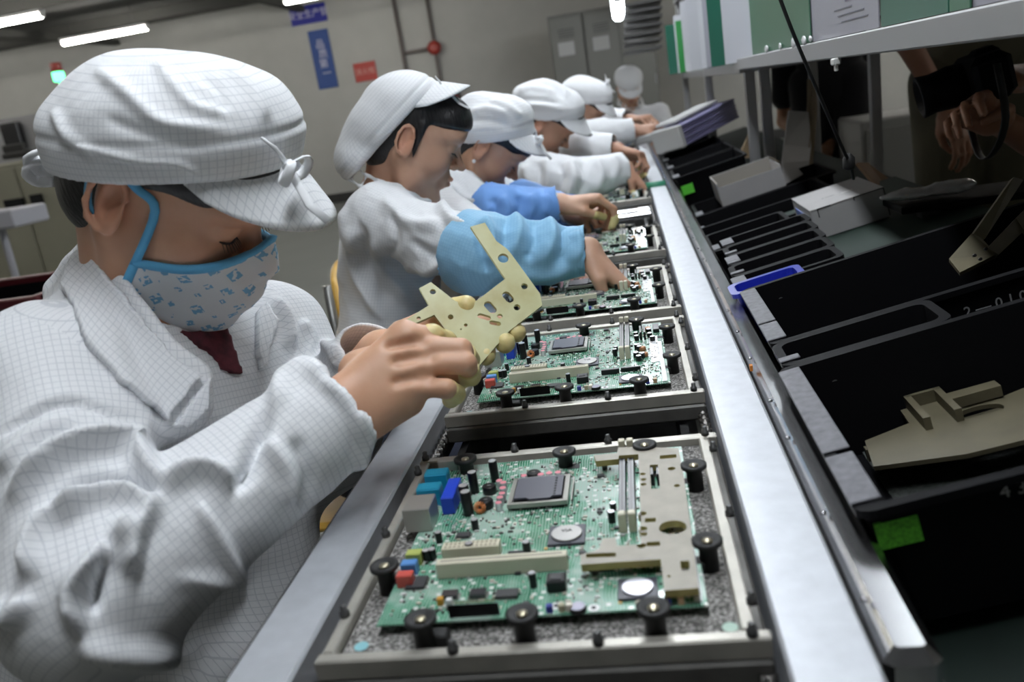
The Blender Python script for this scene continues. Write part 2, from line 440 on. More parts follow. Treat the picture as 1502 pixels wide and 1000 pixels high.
# ---- wall things
signb = mat('sign_blue', (.02, .025, .30), .5); signb2 = mat('banner_blue', (.015, .06, .25), .5); signr = mat('sign_red', (.42, .05, .04), .5); signw = mat('sign_lettering', (.62, .6, .72), .6)
def wallM(x, z, y=Y1 - .012, R=0): return Matrix.Translation((x, y, z)) @ Matrix.Rotation(math.pi / 2, 4, 'X')
def wp(px, py): p = PY(px, py, Y1 - .01); return p[0], p[2]
def wallplate(name, px, w, h, m, label, body, size, vertical=False, tm=signw):
    x, z = wp(*px); t = thing(name, (x, Y1 - .01, z), label, 'sign')
    MB().box((x, Y1 - .012, z), (w, .016, h), bev=.003).build('panel', m, t)
    if body: text_mesh(body, size, tm, t, wallM(x, z, Y1 - .022))
    return t
wallplate('small_blue_sign', (452, 21), .56, .26, signb, 'small horizontal blue sign with pale characters high on the back wall', '\u5b89\u5168\u751f\u4ea7\u7ba1', .125)
wallplate('blue_banner', (474, 87), .31, .84, signb2, 'tall narrow blue banner with pale marks on the back wall', '\u54c1\n \u8d28\n\u7b2c\n \u4e00', .14)
wallplate('red_sign', (536, 105), .34, .27, signr, 'small red sign with pale characters on the grey back wall', '\u6d88\u706b\u6813', .105, tm=mat('sign_pale', (.6, .35, .32), .6))
# pipes
pm = mat('grey_pipe', (.14, .12, .115), .5)
x1, z1 = wp(592, 78); xa, _ = wp(592, 60); xb, _ = wp(641, 60)
t = thing('wall_pipe', (xa, Y1 - .05, 0), 'grey pipes with a cross branch and a round red valve on the back wall', 'pipe')
xa = wp(585, 40)[0]; xb = wp(637, 60)[0]; zc = wp(600, 77)[1]
MB().cyl((xa, Y1 - .05, 0.002), (xa, Y1 - .05, ZC - .002), .028).build('riser', pm, t)
MB().cyl((xb, Y1 - .05, 0.002), (xb, Y1 - .05, ZC - .002), .024).build('riser', pm, t)
MB().cyl((xa, Y1 - .05, zc), (xb, Y1 - .05, zc), .026).build('cross_pipe', pm, t)
MB().lathe((xb, Y1 - .13, zc), [(.04, 0), (.10, .02), (.10, .05), (.05, .08)], (0, 1, 0)).build('valve', mat('valve_red', (.30, .03, .02), .4), t)
xe, ze = wp(669, 150)
t = thing('fire_extinguisher', (xe, Y1 - .1, ze - .3), 'red fire extinguisher on the wall behind the second worker', 'fire extinguisher')
MB().lathe((xe, Y1 - .1, ze - .3), [(.05, 0), (.075, .02), (.075, .38), (.03, .45), (.025, .48)], seg=14).build('cylinder', mat('extinguisher_red', (.28, .03, .03), .35), t)
b = MB().box((xe, Y1 - .1, ze + .21), (.05, .14, .04)); b.tube([(xe + .02, Y1 - .14, ze + .2), (xe + .1, Y1 - .15, ze + .1), (xe + .1, Y1 - .15, ze - .1)], .012).build('valve_and_hose', blk2, t)
# lockers
lk = mat('locker_paint', (.15, .15, .138), .5, noise=.05); lkd = mat('locker_door', (.17, .17, .155), .45); pap = mat('notice_paper', (.42, .42, .42), .8)
def locker(xc, lab, g='grey lockers against the back wall'):
    y = 11.3; t = thing('locker', (xc, y, 0), lab, 'locker', g)
    MB().box2((xc - .215, y, .0), (xc + .215, y + .5, 2.03), bev=.008).build('cabinet_body', lk, t)
    d = MB().box2((xc - .203, y - .02, .08), (xc + .203, y - .001, 1.99), bev=.004).build('door', lkd, t)
    MB().box((xc + .18, y - .03, 1.1), (.02, .02, .12)).build('handle', steel, d)
    v = MB()
    for k in range(4): v.box((xc, y - .023, 1.85 - k * .03), (.2, .004, .008))
    v.build('vent_slots', blk2, d)
    MB().box((xc - .02, y - .024, 1.62), (.2, .004, .16)).build('notice', pap, t)
    return t
for i, (px, lab) in enumerate(((832, 'grey locker with a paper notice, leftmost of the row on the back wall'), (884, 'grey locker with a paper notice, second of the row on the back wall'), (935, 'grey locker with a paper notice, partly behind the hanging lamp'))):
    locker(PY(px, 60, 11.3)[0], lab)

# ---- machines at far left
mc = mat('machine_beige', (.22, .215, .165), .55, noise=.05, nscale=4); mg = mat('machine_grey', (.24, .24, .25), .5); scr = mat('screen_dark', (.01, .01, .012), .2)
def pyx(px, py, y): p = PY(px, py, y); return p
t = thing('beige_machine', (-4.2, 6.5, 0), 'large beige machine cabinet behind the masked worker', 'machine')
a = pyx(95, 240, 6.5)[0]; zt = pyx(50, 232, 6.5)[2]
MB().box2((a - 1.7, 6.5, .06), (a + .35, 7.4, zt), bev=.02).build('cabinet_body', mc, t)
MB().box2((a - 1.68, 6.485, .12), (a - .45, 6.5, zt - .05), bev=.004).build('door', mc, t)
MB().box2((a - .42, 6.485, .12), (a + .33, 6.5, zt - .05), bev=.004).build('door', mc, t)
p = pyx(20, 300, 6.48); MB().box((p[0] + .02, 6.47, p[2]), (.17, .03, .09)).build('display', scr, t)
p = pyx(28, 296, 6.48); MB().box((p[0] + .17, 6.47, p[2]), (.10, .03, .08)).build('display', scr, t)
MB().box2((a - 1.6, 6.6, 0), (a + .25, 7.3, .06)).build('plinth', dsteel, t)
t = thing('white_machine', (-5.2, 8.0, 0), 'tall pale grey machine with a black panel, behind the beige cabinet', 'machine')
a = pyx(88, 180, 8.)[0]; zt = pyx(40, 168, 8.)[2]
MB().box2((a - 2.2, 8., 0), (a, 9., zt), bev=.02).build('cabinet_body', mg, t)
MB().box2((a - .02, 7.99, zt - 1.3), (a + .09, 8.9, zt + .03)).build('side_post', mat('machine_brown', (.13, .12, .11), .6), t)
p = pyx(20, 200, 7.95); MB().box((p[0], 7.95, p[2]), (.19, .08, .26), bev=.01).build('monitor', scr, t)
t = thing('desk_phone', (0, 0, 0), 'small black device on top of the beige machine cabinet', 'telephone', M=Matrix.Translation(Vector((pyx(32, 220, 7.)[0], 7., pyx(32, 232, 6.9)[2]))))
q = pyx(32, 226, 7.)
b = MB(); b.box((q[0], 7., q[2]), (.24, .2, .05), bev=.01); b.box((q[0] - .05, 7., q[2] + .06), (.2, .06, .07), bev=.01); b.build('handset_base', blk2, t)
t = thing('signal_tower', (0, 0, 0), 'signal light tower with a dark red lamp over a lit green lamp', 'light', M=Matrix.Translation(Vector((pyx(86, 118, 8.2)[0], 8.2, 1.6))))
p = pyx(86, 112, 8.2); p2 = pyx(81, 100, 8.2)
MB().cyl((p[0], 8.2, zt), (p[0], 8.2, p[2] - .04), .012).build('pole', steel, t)
MB().lathe((p[0], 8.2, p[2] - .045), [(.05, 0), (.055, .01), (.055, .075), (.05, .085)]).build('green_lamp', mat('lamp_green', (.1, 1., .35), .3, emis=6.), t)
MB().lathe((p[0], 8.2, p[2] + .042), [(.05, 0), (.055, .01), (.055, .075), (.05, .085)]).build('red_lamp', mat('lamp_red', (.28, .03, .02), .3), t)
# white frame stand at far left
t = thing('steel_stand', (-2.9, 4.4, 0), 'pale metal stand leaning at the left edge before the beige machine', 'stand')
p = pyx(14, 330, 4.4); q = pyx(22, 405, 4.4)
b = MB().cyl((p[0] - .05, 4.4, p[2] + .35), (q[0], 4.4, q[2] - .3), .02); b.box((p[0] - .02, 4.4, p[2] + .04), (.34, .3, .10), bev=.01); b.cyl((q[0], 4.4, 0), (q[0], 4.4, q[2]), .02); b.build('frame', mat('stand_white', (.4, .4, .44), .5), t)
# black crate with red rim
t = thing('parts_crate', (0, 0, 0), 'black plastic crate with a red rim stacked behind the masked worker', 'crate', M=Matrix.Translation(Vector(P(30, 470, 2.2))))
p = P(22, 428, 2.2); b = MB(); cx_, cy_, zt = p[0] - .12, p[1] + .1, p[2]
for dx, dy, w, d in ((0, -.2, .5, .02), (0, .2, .5, .02), (-.24, 0, .02, .4), (.24, 0, .02, .4)): b.box((cx_ + dx, cy_ + dy, zt - .17), (w, d, .30))
b.box((cx_, cy_, zt - .31), (.5, .42, .02)); b.build('crate_body', blk, t)
b = MB()
for dx, dy, w, d in ((0, -.21, .54, .03), (0, .21, .54, .03), (-.255, 0, .03, .42), (.255, 0, .03, .42)): b.box((cx_ + dx, cy_ + dy, zt - .012), (w, d, .024), bev=.004)
b.build('rim', mat('crate_red', (.08, .008, .012), .4), t)
q = P(33, 443, 2.2); MB().box((q[0], cy_ - .226, q[2]), (.035, .003, .05)).build('tag', mat('tag_white', (.6, .6, .6), .7), t)
t2 = thing('crate_trolley', (cx_, cy_, 0), 'dark steel trolley under the black crate', 'trolley')
b = MB()
for dx in (-.24, .24):
    for dy in (-.18, .18): b.cyl((cx_ + dx, cy_ + dy, 0.05), (cx_ + dx, cy_ + dy, zt - .34), .014); b.lathe((cx_ + dx - .012, cy_ + dy, .03), [(.03, 0), (.03, .024)], (1, 0, 0))
b.box((cx_, cy_, zt - .33), (.54, .42, .02)); b.box((cx_, cy_, .2), (.54, .42, .02)); b.build('frame', dsteel, t2)

# ================================================================== ASSEMBLY LINE
YA, YE = .05, 10.5
t = thing('conveyor', (-.1, YA, 0), 'long assembly conveyor with pale aluminium rails and a dark open channel', 'conveyor')
MB().box2((.051, YA, ZB - .045), (.096, YE, ZB + .001), bev=.002).build('rail', white_alu, t)
MB().box2((-.268, YA, ZB - .045), (-.226, YE, ZB + .001), bev=.002).build('rail', white_alu, t)
MB().box2((-.272, YA, ZB - .12), (-.2685, YE, ZB - .004)).build('side_plate', dsteel, t)
MB().box2((.0965, YA, ZB - .14), (.0985, YE, ZB - .006)).build('side_plate', dsteel, t)
gal = mat('galvanised_sheet', (.33, .33, .33), .3, .8, noise=.15, nscale=8)
MB().box2((-.224, YA, ZB - .155), (.049, YE, ZB - .148)).build('belly_pan', mat('belly_dark', (.05, .05, .05), .35, .5, noise=.3, nscale=6), t)
ch = mat('chain_steel', (.22, .21, .20), .3, 1., noise=.5, nscale=700, bump=.8, bscale=600)
for x in (-.2195, .0435):
    b = MB()
    y = .2
    while y < 3.0:
        b.box((x, y, ZB - .023), (.006, .0085, .011), bev=.002); b.cyl((x - .005, y + .006, ZB - .023), (x + .005, y + .006, ZB - .023), .0042, seg=8); y += .0125
    b.box2((x - .004, 3.0, ZB - .03), (x + .004, YE, ZB - .018)); o = b.build('chain', ch, t)
for x in (-.2, .024):
    MB().box2((x - .004, YA, ZB - .10), (x + .004, YE, ZB - .032)).build('inner_guide', dsteel, t)
b = MB()
for y in np.arange(.5, 10.4, 1.8):
    for x in (-.25, .07): b.box((x, y, (ZB - .05) / 2), (.04, .05, ZB - .05))
    b.box((-.09, y, ZB - .172), (.36, .05, .03)); b.box((-.09, y, .06), (.32, .04, .04))
b.build('leg_frame', dsteel, t)
# cross members seen in the gaps
b = MB()
for y, z in ((.735, -.07), (.775, -.1), (1.105, -.02), (2.075, -.004), (2.14, -.004)):
    if z > -.01: continue
    b.box((-.09, y, ZB + z - .02), (.21, .016, .01))
for x0 in (-.19, -.155): b.box((x0, .74, ZB - .11), (.008, .09, .05), R=np.array(Matrix.Rotation(.5, 3, 'Z')))
b.build('cross_plate', dsteel, t)
MB().box((-.09, 1.108, ZB - .028), (.25, .042, .006)).build('cross_cover', gal, t)
for y in (2.075, 2.15): MB().box((-.09, y, ZB - .008), (.26, .03, .014), bev=.004).build('cross_bar', steel, t)
b = MB().cyl((.0965, 2.53, ZB + .004), (-.02 + .06, 2.53, ZB + .004), .012)
b.build('green_stop', mat('green_stop', (.05, .25, .15), .4), t)

# stainless guide tube + screws on the right of the rail
t = thing('guide_bar', (.11, .41, ZB - .03), 'shiny stainless guide bar with a cut near end along the bins', 'bar')
MB().box2((.1005, .393, ZB - .030), (.1305, 5.5, ZB - .001), bev=.007).build('tube', steel, t)
MB().box2((.1315, .40, ZB - .085), (.140, 5.5, ZB - .078)).build('foot_plate', mat('plate_steel', (.35, .35, .33), .35, .9), t)
for i in range(24):
    y = .45 + i * .11 + random.uniform(-.02, .02)
    MB().lathe((.1035, y, ZB - .0012), [(.0022, 0), (.0022, .0016), (.0012, .0022)], seg=8).build('screw', steel, t)
MB().box((.1, .86, ZB), (.003, .006, .006)).build('amber_clip', mat('amber_clip', (.6, .2, .02), .4), t)

# ================================================================== PALLETS + MOTHERBOARDS
k = N('esd_foam'); k.b.inputs['Roughness'].default_value = .85
tc = k.n('ShaderNodeTexCoord'); tn = k.n('ShaderNodeTexNoise', _Scale=430., _Detail=2., _Roughness=.7); k.l(tc.outputs['Object'], tn.inputs[0])
k.l(ramp(k, tn.outputs[0], [(.38, (.06, .057, .053)), (.5, (.17, .163, .152)), (.64, (.46, .44, .42))]), k.b.inputs['Base Color'])
foam = k.m
bar_m = mat('bar_metal', (.46, .44, .39), .38, .4, noise=.12, nscale=40, bump=.1, bscale=300)
barside = mat('pallet_frame', (.13, .125, .115), .5, .3, noise=.15, nscale=60)
cream = mat('slot_cream', (.66, .62, .48), .45); creamh = mat('slot_hole', (.16, .15, .12), .6)
capw = mat('cap_top', (.75, .75, .77), .25, .5); blkg = mat('component_black', (.008, .008, .009), .3, spec=.4); chipm = mat('chip_black', (.035, .035, .038), .5)
tin = mat('bright_tin', (.45, .44, .41), .3, .6)
k = N('pcb_green'); k.b.inputs['Roughness'].default_value = .25; k.b.inputs['Coat Weight'].default_value = .4
tc = k.n('ShaderNodeTexCoord')
br = k.n('ShaderNodeTexVoronoi', _Scale=170., feature='F1', distance='CHEBYCHEV'); k.l(tc.outputs['Object'], br.inputs['Vector'])
n1 = k.n('ShaderNodeTexNoise', _Scale=26., _Detail=3.); k.l(tc.outputs['Object'], n1.inputs[0])
wv = k.n('ShaderNodeTexWave', _Scale=150., _Distortion=6., _Detail=1.); wv.inputs['Detail Scale'].default_value = .3; k.l(tc.outputs['Object'], wv.inputs['Vector'])
base = ramp(k, n1.outputs[0], [(.38, (.02, .15, .075)), (.48, (.07, .27, .16)), (.58, (.38, .48, .42))])
m1 = k.n('ShaderNodeMath', operation='GREATER_THAN'); m1.inputs[1].default_value = .80; k.l(wv.outputs['Fac'], m1.inputs[0])
m2 = k.n('ShaderNodeMath', operation='LESS_THAN'); m2.inputs[1].default_value = .25; k.l(br.outputs['Distance'], m2.inputs[0])
sepc = k.n('ShaderNodeSeparateColor'); k.l(br.outputs['Color'], sepc.inputs[0])
m3 = k.n('ShaderNodeMath', operation='GREATER_THAN'); m3.inputs[1].default_value = .40; k.l(sepc.outputs[0], m3.inputs[0])
m4 = k.n('ShaderNodeMath', operation='MULTIPLY'); k.l(m2.outputs[0], m4.inputs[0]); k.l(m3.outputs[0], m4.inputs[1])
x1_ = k.n('ShaderNodeMix', data_type='RGBA'); k.l(m1.outputs[0], x1_.inputs[0]); k.l(base, x1_.inputs[6]); x1_.inputs[7].default_value = (.34, .55, .44, 1)
x2_ = k.n('ShaderNodeMix', data_type='RGBA'); k.l(m4.outputs[0], x2_.inputs[0]); k.l(x1_.outputs[2], x2_.inputs[6]); x2_.inputs[7].default_value = (.72, .76, .72, 1)
k.l(x2_.outputs[2], k.b.inputs['Base Color']); pcb_m = k.m

A0 = np.array([-.2165, .408, ZB]); # pallet A near-left corner
PWd, PDp = .264, .292
def make_pallet():
    t = thing('fixture_pallet', tuple(A0), 'fixture pallet nearest the camera, holding the tan jig plate board', 'pallet', 'fixture pallets on the conveyor')
    a = A0; x0, y0, z = a; x1, y1 = x0 + PWd, y0 + PDp
    MB().box2((x0, y0, z - .028), (x1, y1, z - .012), bev=.002).build('base_plate', barside, t)
    MB().box2((x0 + .011, y0 + .011, z - .0118), (x1 - .011, y1 - .011, z - .0055)).build('foam_mat', foam, t)
    for i, (c, d) in enumerate((((x0 + PWd / 2, y0 + .006, z - .005), (PWd, .0088, .0135)), ((x0 + PWd / 2, y1 - .006, z - .005), (PWd, .0088, .0135)),
                 ((x0 + .006, y0 + PDp / 2, z - .005), (.0080, PDp - .022, .0135)), ((x1 - .0115, y0 + PDp / 2, z - .005), (.0085, PDp - .022, .0135)))):
        MB().box(c, d, bev=.0012).build('border_bar', bar_m, t)
    def bolt(x, y):
        MB().lathe((x, y, z + .0018), [(.0034, 0), (.0034, .0035), (.0022, .004), (.0022, .0075), (.0012, .008)], seg=10).build('bolt', dsteel, t)
    for px in ((602, 693), (548, 784), (488, 900), (623, 671), (755, 658), (892, 645), (1034, 634), (1052, 656), (1078, 751), (1110, 879), (1106, 937), (664, 951), (877, 946)):
        q = PZ(*px, ZB + .004); x = min(max(q[0], x0 + .005), x1 - .006); y = min(max(q[1], y0 + .005), y1 - .005)
        bolt(x, y)
    for i, px in enumerate(((682, 671), (827, 660), (945, 650), (1017, 680), (1037, 790), (958, 888), (765, 897), (616, 905), (563, 827))):
        q = PZ(*px, ZB + .016); c = (q[0], q[1], ZB - .0055)
        o = MB().lathe(c, [(.0062, 0), (.0060, .0170), (.0098, .0185), (.0100, .0212), (.0078, .0216), (.004, .0192)], seg=18).build('clamp_post', blk2, t)
        MB().lathe((c[0], c[1], c[2] + .0195), [(.0034, 0), (.0034, .0013), (.001, .0017)], seg=12).build('screw', mat('brassy_screw', (.55, .5, .36), .3, .8), o)
        ex = {3: (-.012, 0), 4: (-.011, -.002), 8: (.012, .0), 7: (.010, .004), 1: (.008, -.004)}.get(i)
        if ex:
            b = MB().box((c[0] + ex[0] * .8, c[1] + ex[1], c[2] + .004), (.012, .010, .008), bev=.001); b.build('clamp_foot', blk2, o)
    for px, m in (((530, 948), (.25, .55, .6)), ((1071, 920), (.45, .62, .52))):
        q = PZ(*px, ZB - .004); q = PZ(*px, ZB - .0055)
        MB().lathe((max(q[0], x0 + .014), max(q[1], y0 + .016), ZB - .0056), [(.0045, 0), (.0045, .0005)], seg=16).build('round_sticker', mat('sticker_%d' % px[0], m, .5), t)
    return t

def make_board():
    o0 = PZ(560, 915, ZB); x0, y0 = -.187, .443; w, d = .2035, .230
    t = thing('motherboard', (x0, y0, ZB), 'green motherboard under the tan jig plate on the nearest pallet', 'circuit board', 'motherboards on the pallets')
    zt = ZB + .0022
    MB().box2((x0, y0, zt - .0016), (x0 + w, y0 + d, zt), bev=.0003).build('circuit_board', pcb_m, t)
    def q(px, py, h=0): p = PZ(px, py, zt + h); return float(np.clip(p[0], x0 + .003, x0 + w - .003)), float(np.clip(p[1], y0 + .003, y0 + d - .003))
    def part(name, px1, px2, h, m, bev=.0004, z0=0):     # box from near-left pixel (at base) to far-right pixel (base)
        a = q(*px1); b = q(*px2); x_0, x_1 = sorted((a[0], b[0])); y_0, y_1 = sorted((a[1], b[1]))
        return MB().box2((x_0, y_0, zt + z0), (x_1, y_1, zt + z0 + h), bev=bev).build(name, m, t)
    def cap(px, r, h, top=capw, body=blkg, name='capacitor'):
        x, y = q(*px); z = zt; r *= 1.15; h *= 1.18 if h > .0066 else 1
        o = MB().lathe((x, y, z), [(r, 0), (r, .0008), (r * .93, .0014), (r, .002), (r, h - .0006), (r * .94, h)], seg=14).build(name, body, t)
        MB().lathe((x, y, z + h), [(r * .9, 0), (r * .88, .00025)], seg=14).build('cap_end', top, o)
        return o
    def chip(px, w_, d_, h=.0022, m=chipm, legs=True, name='chip'):
        x, y = q(*px); o = MB().box((x, y, zt + h / 2 + .0002), (w_, d_, h), bev=.0003).build(name, m, t)
        if legs:
            b = MB(); n = max(4, int(w_ / .0013))
            for i in range(n):
                for s_ in (-1, 1): b.box((x - w_ / 2 + (i + .5) * w_ / n, y + s_ * (d_ / 2 + .0006), zt + .0004), (.0004, .0014, .0006))
            if abs(w_ - d_) < .004:
                for i in range(n):
                    for s_ in (-1, 1): b.box((x + s_ * (w_ / 2 + .0006), y - d_ / 2 + (i + .5) * d_ / n, zt + .0004), (.0014, .0004, .0006))
            b.build('pins', tin, o)
        return x, y, o
    # rear ports (teal + blue connectors)
    teal = mat('port_teal', (.01, .30, .50), .35); blue = mat('port_blue', (.02, .07, .62), .35)
    for i, (cx_, cy_) in enumerate(((648, 716), (636, 738))):
        x, y = q(cx_, cy_); x -= 0.002
        o = MB().box((x, y, zt + .0075), (.019, .0125, .015), bev=.0006).build('serial_port', teal, t)
        b = MB()
        for j in range(8): b.box((x, y - .005 + j * .00145, zt + .0154), (.0185, .0006, .0008))
        b.build('ribs', mat('port_teal_light', (.04, .42, .60), .4), o)
    x, y = q(664, 742); MB().box((x, y + .004, zt + .007), (.010, .036, .014), bev=.0006).build('monitor_port', blue, t)
    x, y = q(628, 768); MB().box((x - .004, y + .000, zt + .0095), (.021, .025, .019), bev=.0006).build('usb_network_port', tin, t)
    x, y = q(648, 700); MB().box((x, .676 - .006, zt + .004), (.018, .010, .011), bev=.0006).build('keyboard_port', tin, t)
    for i, (px, c) in enumerate((((613, 823), (.42, .47, .12)), ((606, 838), (.10, .28, .62)), ((600, 855), (.60, .09, .07)))):
        x, y = q(*px); MB().box((x - .001, y - .002, zt + .0045), (.011, .0078, .009), bev=.0006).build('audio_jack', mat('jack_%d' % i, c, .35), t)
    # capacitors and chokes
    for px, r, h in (((727, 705), .0032, .0155), ((697, 722), .0033, .0155), ((688, 754), .0036, .0165), ((684, 737), .0036, .013), ((774, 812), .0024, .008), ((698, 776), .0024, .007), ((691, 816), .0026, .009),
                     ((783, 860), .0022, .0085), ((898, 765), .0024, .007), ((900, 748), .0022, .006), ((636, 820), .0024, .007), ((627, 822), .0024, .007), ((645, 795), .0022, .007)):
        cap(px, r, h)
    redt = mat('cap_red_top', (.75, .25, .30), .35, .2)
    for px in ((734, 715), (740, 718), (739, 726), (738, 734), (735, 740), (733, 748), (770, 708), (795, 706), (807, 704), (820, 703)):
        cap(px, .0025, .0065, redt, capw)
    for px in ((719, 723), (714, 744), (784, 703)):
        x, y = q(*px); o = MB().lathe((x, y, zt), [(.0050, 0), (.0058, .001), (.0058, .006), (.0052, .0068)], seg=18).build('choke', blkg, t)
        MB().box((x, y, zt + .007), (.003, .0006, .0004)).build('marking', capw, o)
    x, y = q(705, 752); b = MB()
    for i in range(14):
        a_ = i / 14 * 6.283; c_ = np.array((x + .003 * math.cos(a_), y + .0006 * math.sin(a_), zt + .0045 + .003 * math.sin(a_)))
        b.tube([c_ + np.array((math.cos(a_) * .0016 * math.cos(u), .0022 * math.sin(u), math.sin(a_) * .0016 * math.cos(u))) for u in np.linspace(0, 6.28, 9)], .00045, 5)
    b.build('copper_coil', mat('copper', (.75, .28, .10), .3, .6), t)
    # processor socket
    x, y = q(793, 726); y -= .001
    MB().box((x, y, zt + .0015), (.041, .043, .003), bev=.0006).build('socket_base', blkg, t)
    fr = MB(); 
    for s_ in (-1, 1): fr.box((x, y + s_ * .0215, zt + .0042), (.044, .003, .0035)); fr.box((x + s_ * .0215, y, zt + .0042), (.0035, .046, .0035))
    fr.tube([(x + .026, y - .02, zt + .004), (x + .026, y + .02, zt + .004), (x + .022, y + .024, zt + .004)], .0008); fr.build('socket_frame', tin, t)
    poly = [(-.0185, .019), (.0185, .019), (.0185, -.016), (.012, -.016), (.010, -.019), (-.006, -.019), (-.009, -.016), (-.0185, -.016)]
    MB().prism([(x + a_, y + b_) for a_, b_ in poly], zt + .006, zt + .0075).build('socket_cover', mat('socket_cover', (.10, .10, .13), .35, spec=.6), t)
    fd = MB()
    for j in range(7): fd.box((x + .013, y - .013 + j * .0045, zt + .0076), (.0018, .002, .0004)); 
    fd.build('cover_slots', blkg, t)
    # round-topped controller chips
    x, y, o = chip((832, 787), .026, .026, .002, mat('chip_edge', (.05, .05, .07), .4), False, 'controller_chip')
    MB().lathe((x, y, zt + .0022), [(.0112, 0), (.011, .0012), (.0105, .0014)], seg=32).build('heat_cap', mat('heat_cap', (.42, .41, .40), .4, .6), o)
    text_mesh('VIA', .0052, mat('chip_ink', (.06, .06, .06), .6), o, Matrix.Translation((x, y + .0025, zt + .0038)), ext=.0001)
    x, y, o = chip((936, 866), .0245, .022, .002, MATS['chip_edge'], False, 'bridge_chip')
    MB().lathe((x, y, zt + .0022), [(.0098, 0), (.0096, .001), (.0092, .0012)], seg=32).build('heat_cap', mat('heat_cap2', (.62, .62, .68), .28, .4), o)
    for px in ((801, 805), (910, 884)):
        x, y = q(*px); MB().box((x, y, zt + .0004), (.0022, .0022, .0006)).build('corner_mark', mat('gold_mark', (.75, .45, .12), .4), t)
    # cream slots
    def slot(px1, px2, dep, h, name):
        a = q(*px1); b = q(*px2); x_0, x_1 = a[0], b[0]; yc = (a[1] + b[1]) / 2 + dep / 2
        o = MB().box2((x_0, yc - dep / 2, zt), (x_1, yc + dep / 2, zt + h), bev=.0005).build(name, cream, t)
        return o, x_0, x_1, yc
    o, a_, b_, yc = slot((642, 851), (834, 835), .0075, .0112, 'expansion_slot')
    MB().box2((a_ + .003, yc - .0009, zt + .0108), (b_ - .003, yc + .0009, zt + .0114)).build('contact_groove', mat('groove', (.35, .32, .24), .6), o)
    o, a_, b_, yc = slot((649, 826), (735, 815), .010, .0095, 'power_connector')
    hb = MB()
    for i in range(12):
        for j in (-1, 1): hb.box((a_ + .003 + i * (b_ - a_ - .006) / 11, yc + j * .0023, zt + .0096), (.0021, .0030, .0004))
    hb.build('pin_holes', mat('pin_hole_cream', (.42, .38, .27), .6), o)
    part('edge_socket', (658, 832), (727, 824), .004, blkg)
    part('edge_socket', (746, 816), (778, 811), .003, chipm)
    # memory slots
    for i, px in enumerate(((914.5, 790), (927, 789))):
        x, y = q(px[0], px[1]); x = .0 - .033 + i * .0088 - .012; yA, yB = y0 + .094, y0 + d - .004
        x = q(914.5 + i * 13.2, 730)[0]
        o = MB().box2((x - .0026, yA, zt), (x + .0026, yB, zt + .0088), bev=.0004).build('memory_slot', blkg, t)
        g = MB()
        for s_ in (-1, 1): g.box2((x + s_ * .0016 - .0003, yA + .004, zt + .0086), (x + s_ * .0016 + .0003, yB - .012, zt + .0090))
        g.build('contact_strip', mat('slot_grey', (.20, .20, .21), .35, .4), o)
        for yy in (yA, yB - .005): MB().box2((x - .0028, yy - .003, zt), (x + .0028, yy + .003, zt + .0150), bev=.0008).build('latch', cream, o)
    for px in ((957, 700), (966, 700)):
        x = q(*px)[0]; y = q(*px)[1]; MB().box((x, y, zt + .005), (.0026, .030, .010), bev=.0003).build('storage_connector', blkg, t)
    part('drive_header', (658, 911), (733, 905), .0088, blkg)
    hp = MB(); a = q(658, 911); b = q(733, 905)
    for i in range(19):
        for j in (0, 1): hp.box((a[0] + .003 + i * (b[0] - a[0] - .006) / 18, a[1] + .0015 + j * .0015, zt + .0089), (.0006, .0006, .0012))
    hp.build('header_pins', mat('pin_gold', (.30, .22, .10), .4, .6), t)
    x, y = q(818, 862); o = MB().box((x, y, zt + .004), (.0125, .0115, .008), bev=.0008).build('bios_socket', blkg, t)
    MB().box((x, y, zt + .0083), (.007, .007, .0006)).build('chip_face', chipm, o)
    part('panel_header', (864, 840), (908, 832), .006, blkg); part('panel_header', (912, 832), (960, 825), .005, blkg)
    for px, w_, d_ in (((612, 857), .013, .014), ((744, 873), .0145, .009), ((680, 787), .010, .007), ((879, 673), .006, .006), ((882, 700), .006, .004)): chip(px, w_, d_)
    for px in ((661, 876), (702, 874)): chip(px, .0105, .0075, .0035, mat('chip_glossy', (.05, .05, .055), .12, spec=.8))
    for px, c in (((647, 886), (.62, .30, .03)), ((806, 903), (.02, .04, .30)), ((981, 895), (.02, .04, .30)), ((1000, 890), (.55, .38, .22)), ((824, 902), (.45, .42, .28)), ((835, 901), (.75, .68, .58)), ((660, 888), (.7, .7, .7))):
        x, y = q(*px); MB().box((x, y, zt + .0025), (.004, .004, .005), bev=.0005).build('jumper', mat('jumper_%d' % px[0], c, .4), t)
    cap((848, 896), .0046, .0028, mat('battery_face', (.65, .63, .75), .2, .6), blkg, 'buzzer')
    for px in ((816, 889), (871, 892)):
        x, y = q(*px); o = MB().lathe((x, y, zt + .0001), [(.0038, 0), (.0038, .0003)], seg=18).build('mounting_ring', mat('ring_white', (.75, .76, .75), .4), t)
        MB().lathe((x, y, zt + .0005), [(.0016, 0), (.0016, .0002)], seg=10).build('mounting_hole', blkg, o)
    # right-hand power section (bare on the boards without a jig plate)
    for px, r, h in (((946, 700), .0026, .007), ((948, 712), .0026, .007), ((949, 745), .0026, .007), ((955, 752), .0026, .007), ((975, 690), .0028, .007), ((978, 705), .0028, .007), ((985, 718), .0028, .007), ((948, 775), .0028, .008), ((955, 789), .0028, .008), ((963, 779), .0028, .008)):
        cap(px, r, min(h, .006))
    for px in ((972, 682), (962, 752), (968, 775)):
        x, y = q(*px); MB().lathe((x, y, zt), [(.0036, 0), (.0042, .001), (.0042, .0045), (.003, .0052)], seg=12).build('coil', mat('copper_dull', (.45, .22, .10), .45, .3), t)
    part('white_edge_strip', (1021, 902), (1030, 720), .0012, mat('edge_white', (.86, .87, .9), .25))
    part('white_band', (985, 898), (1019, 893), .0006, MATS['edge_white'])
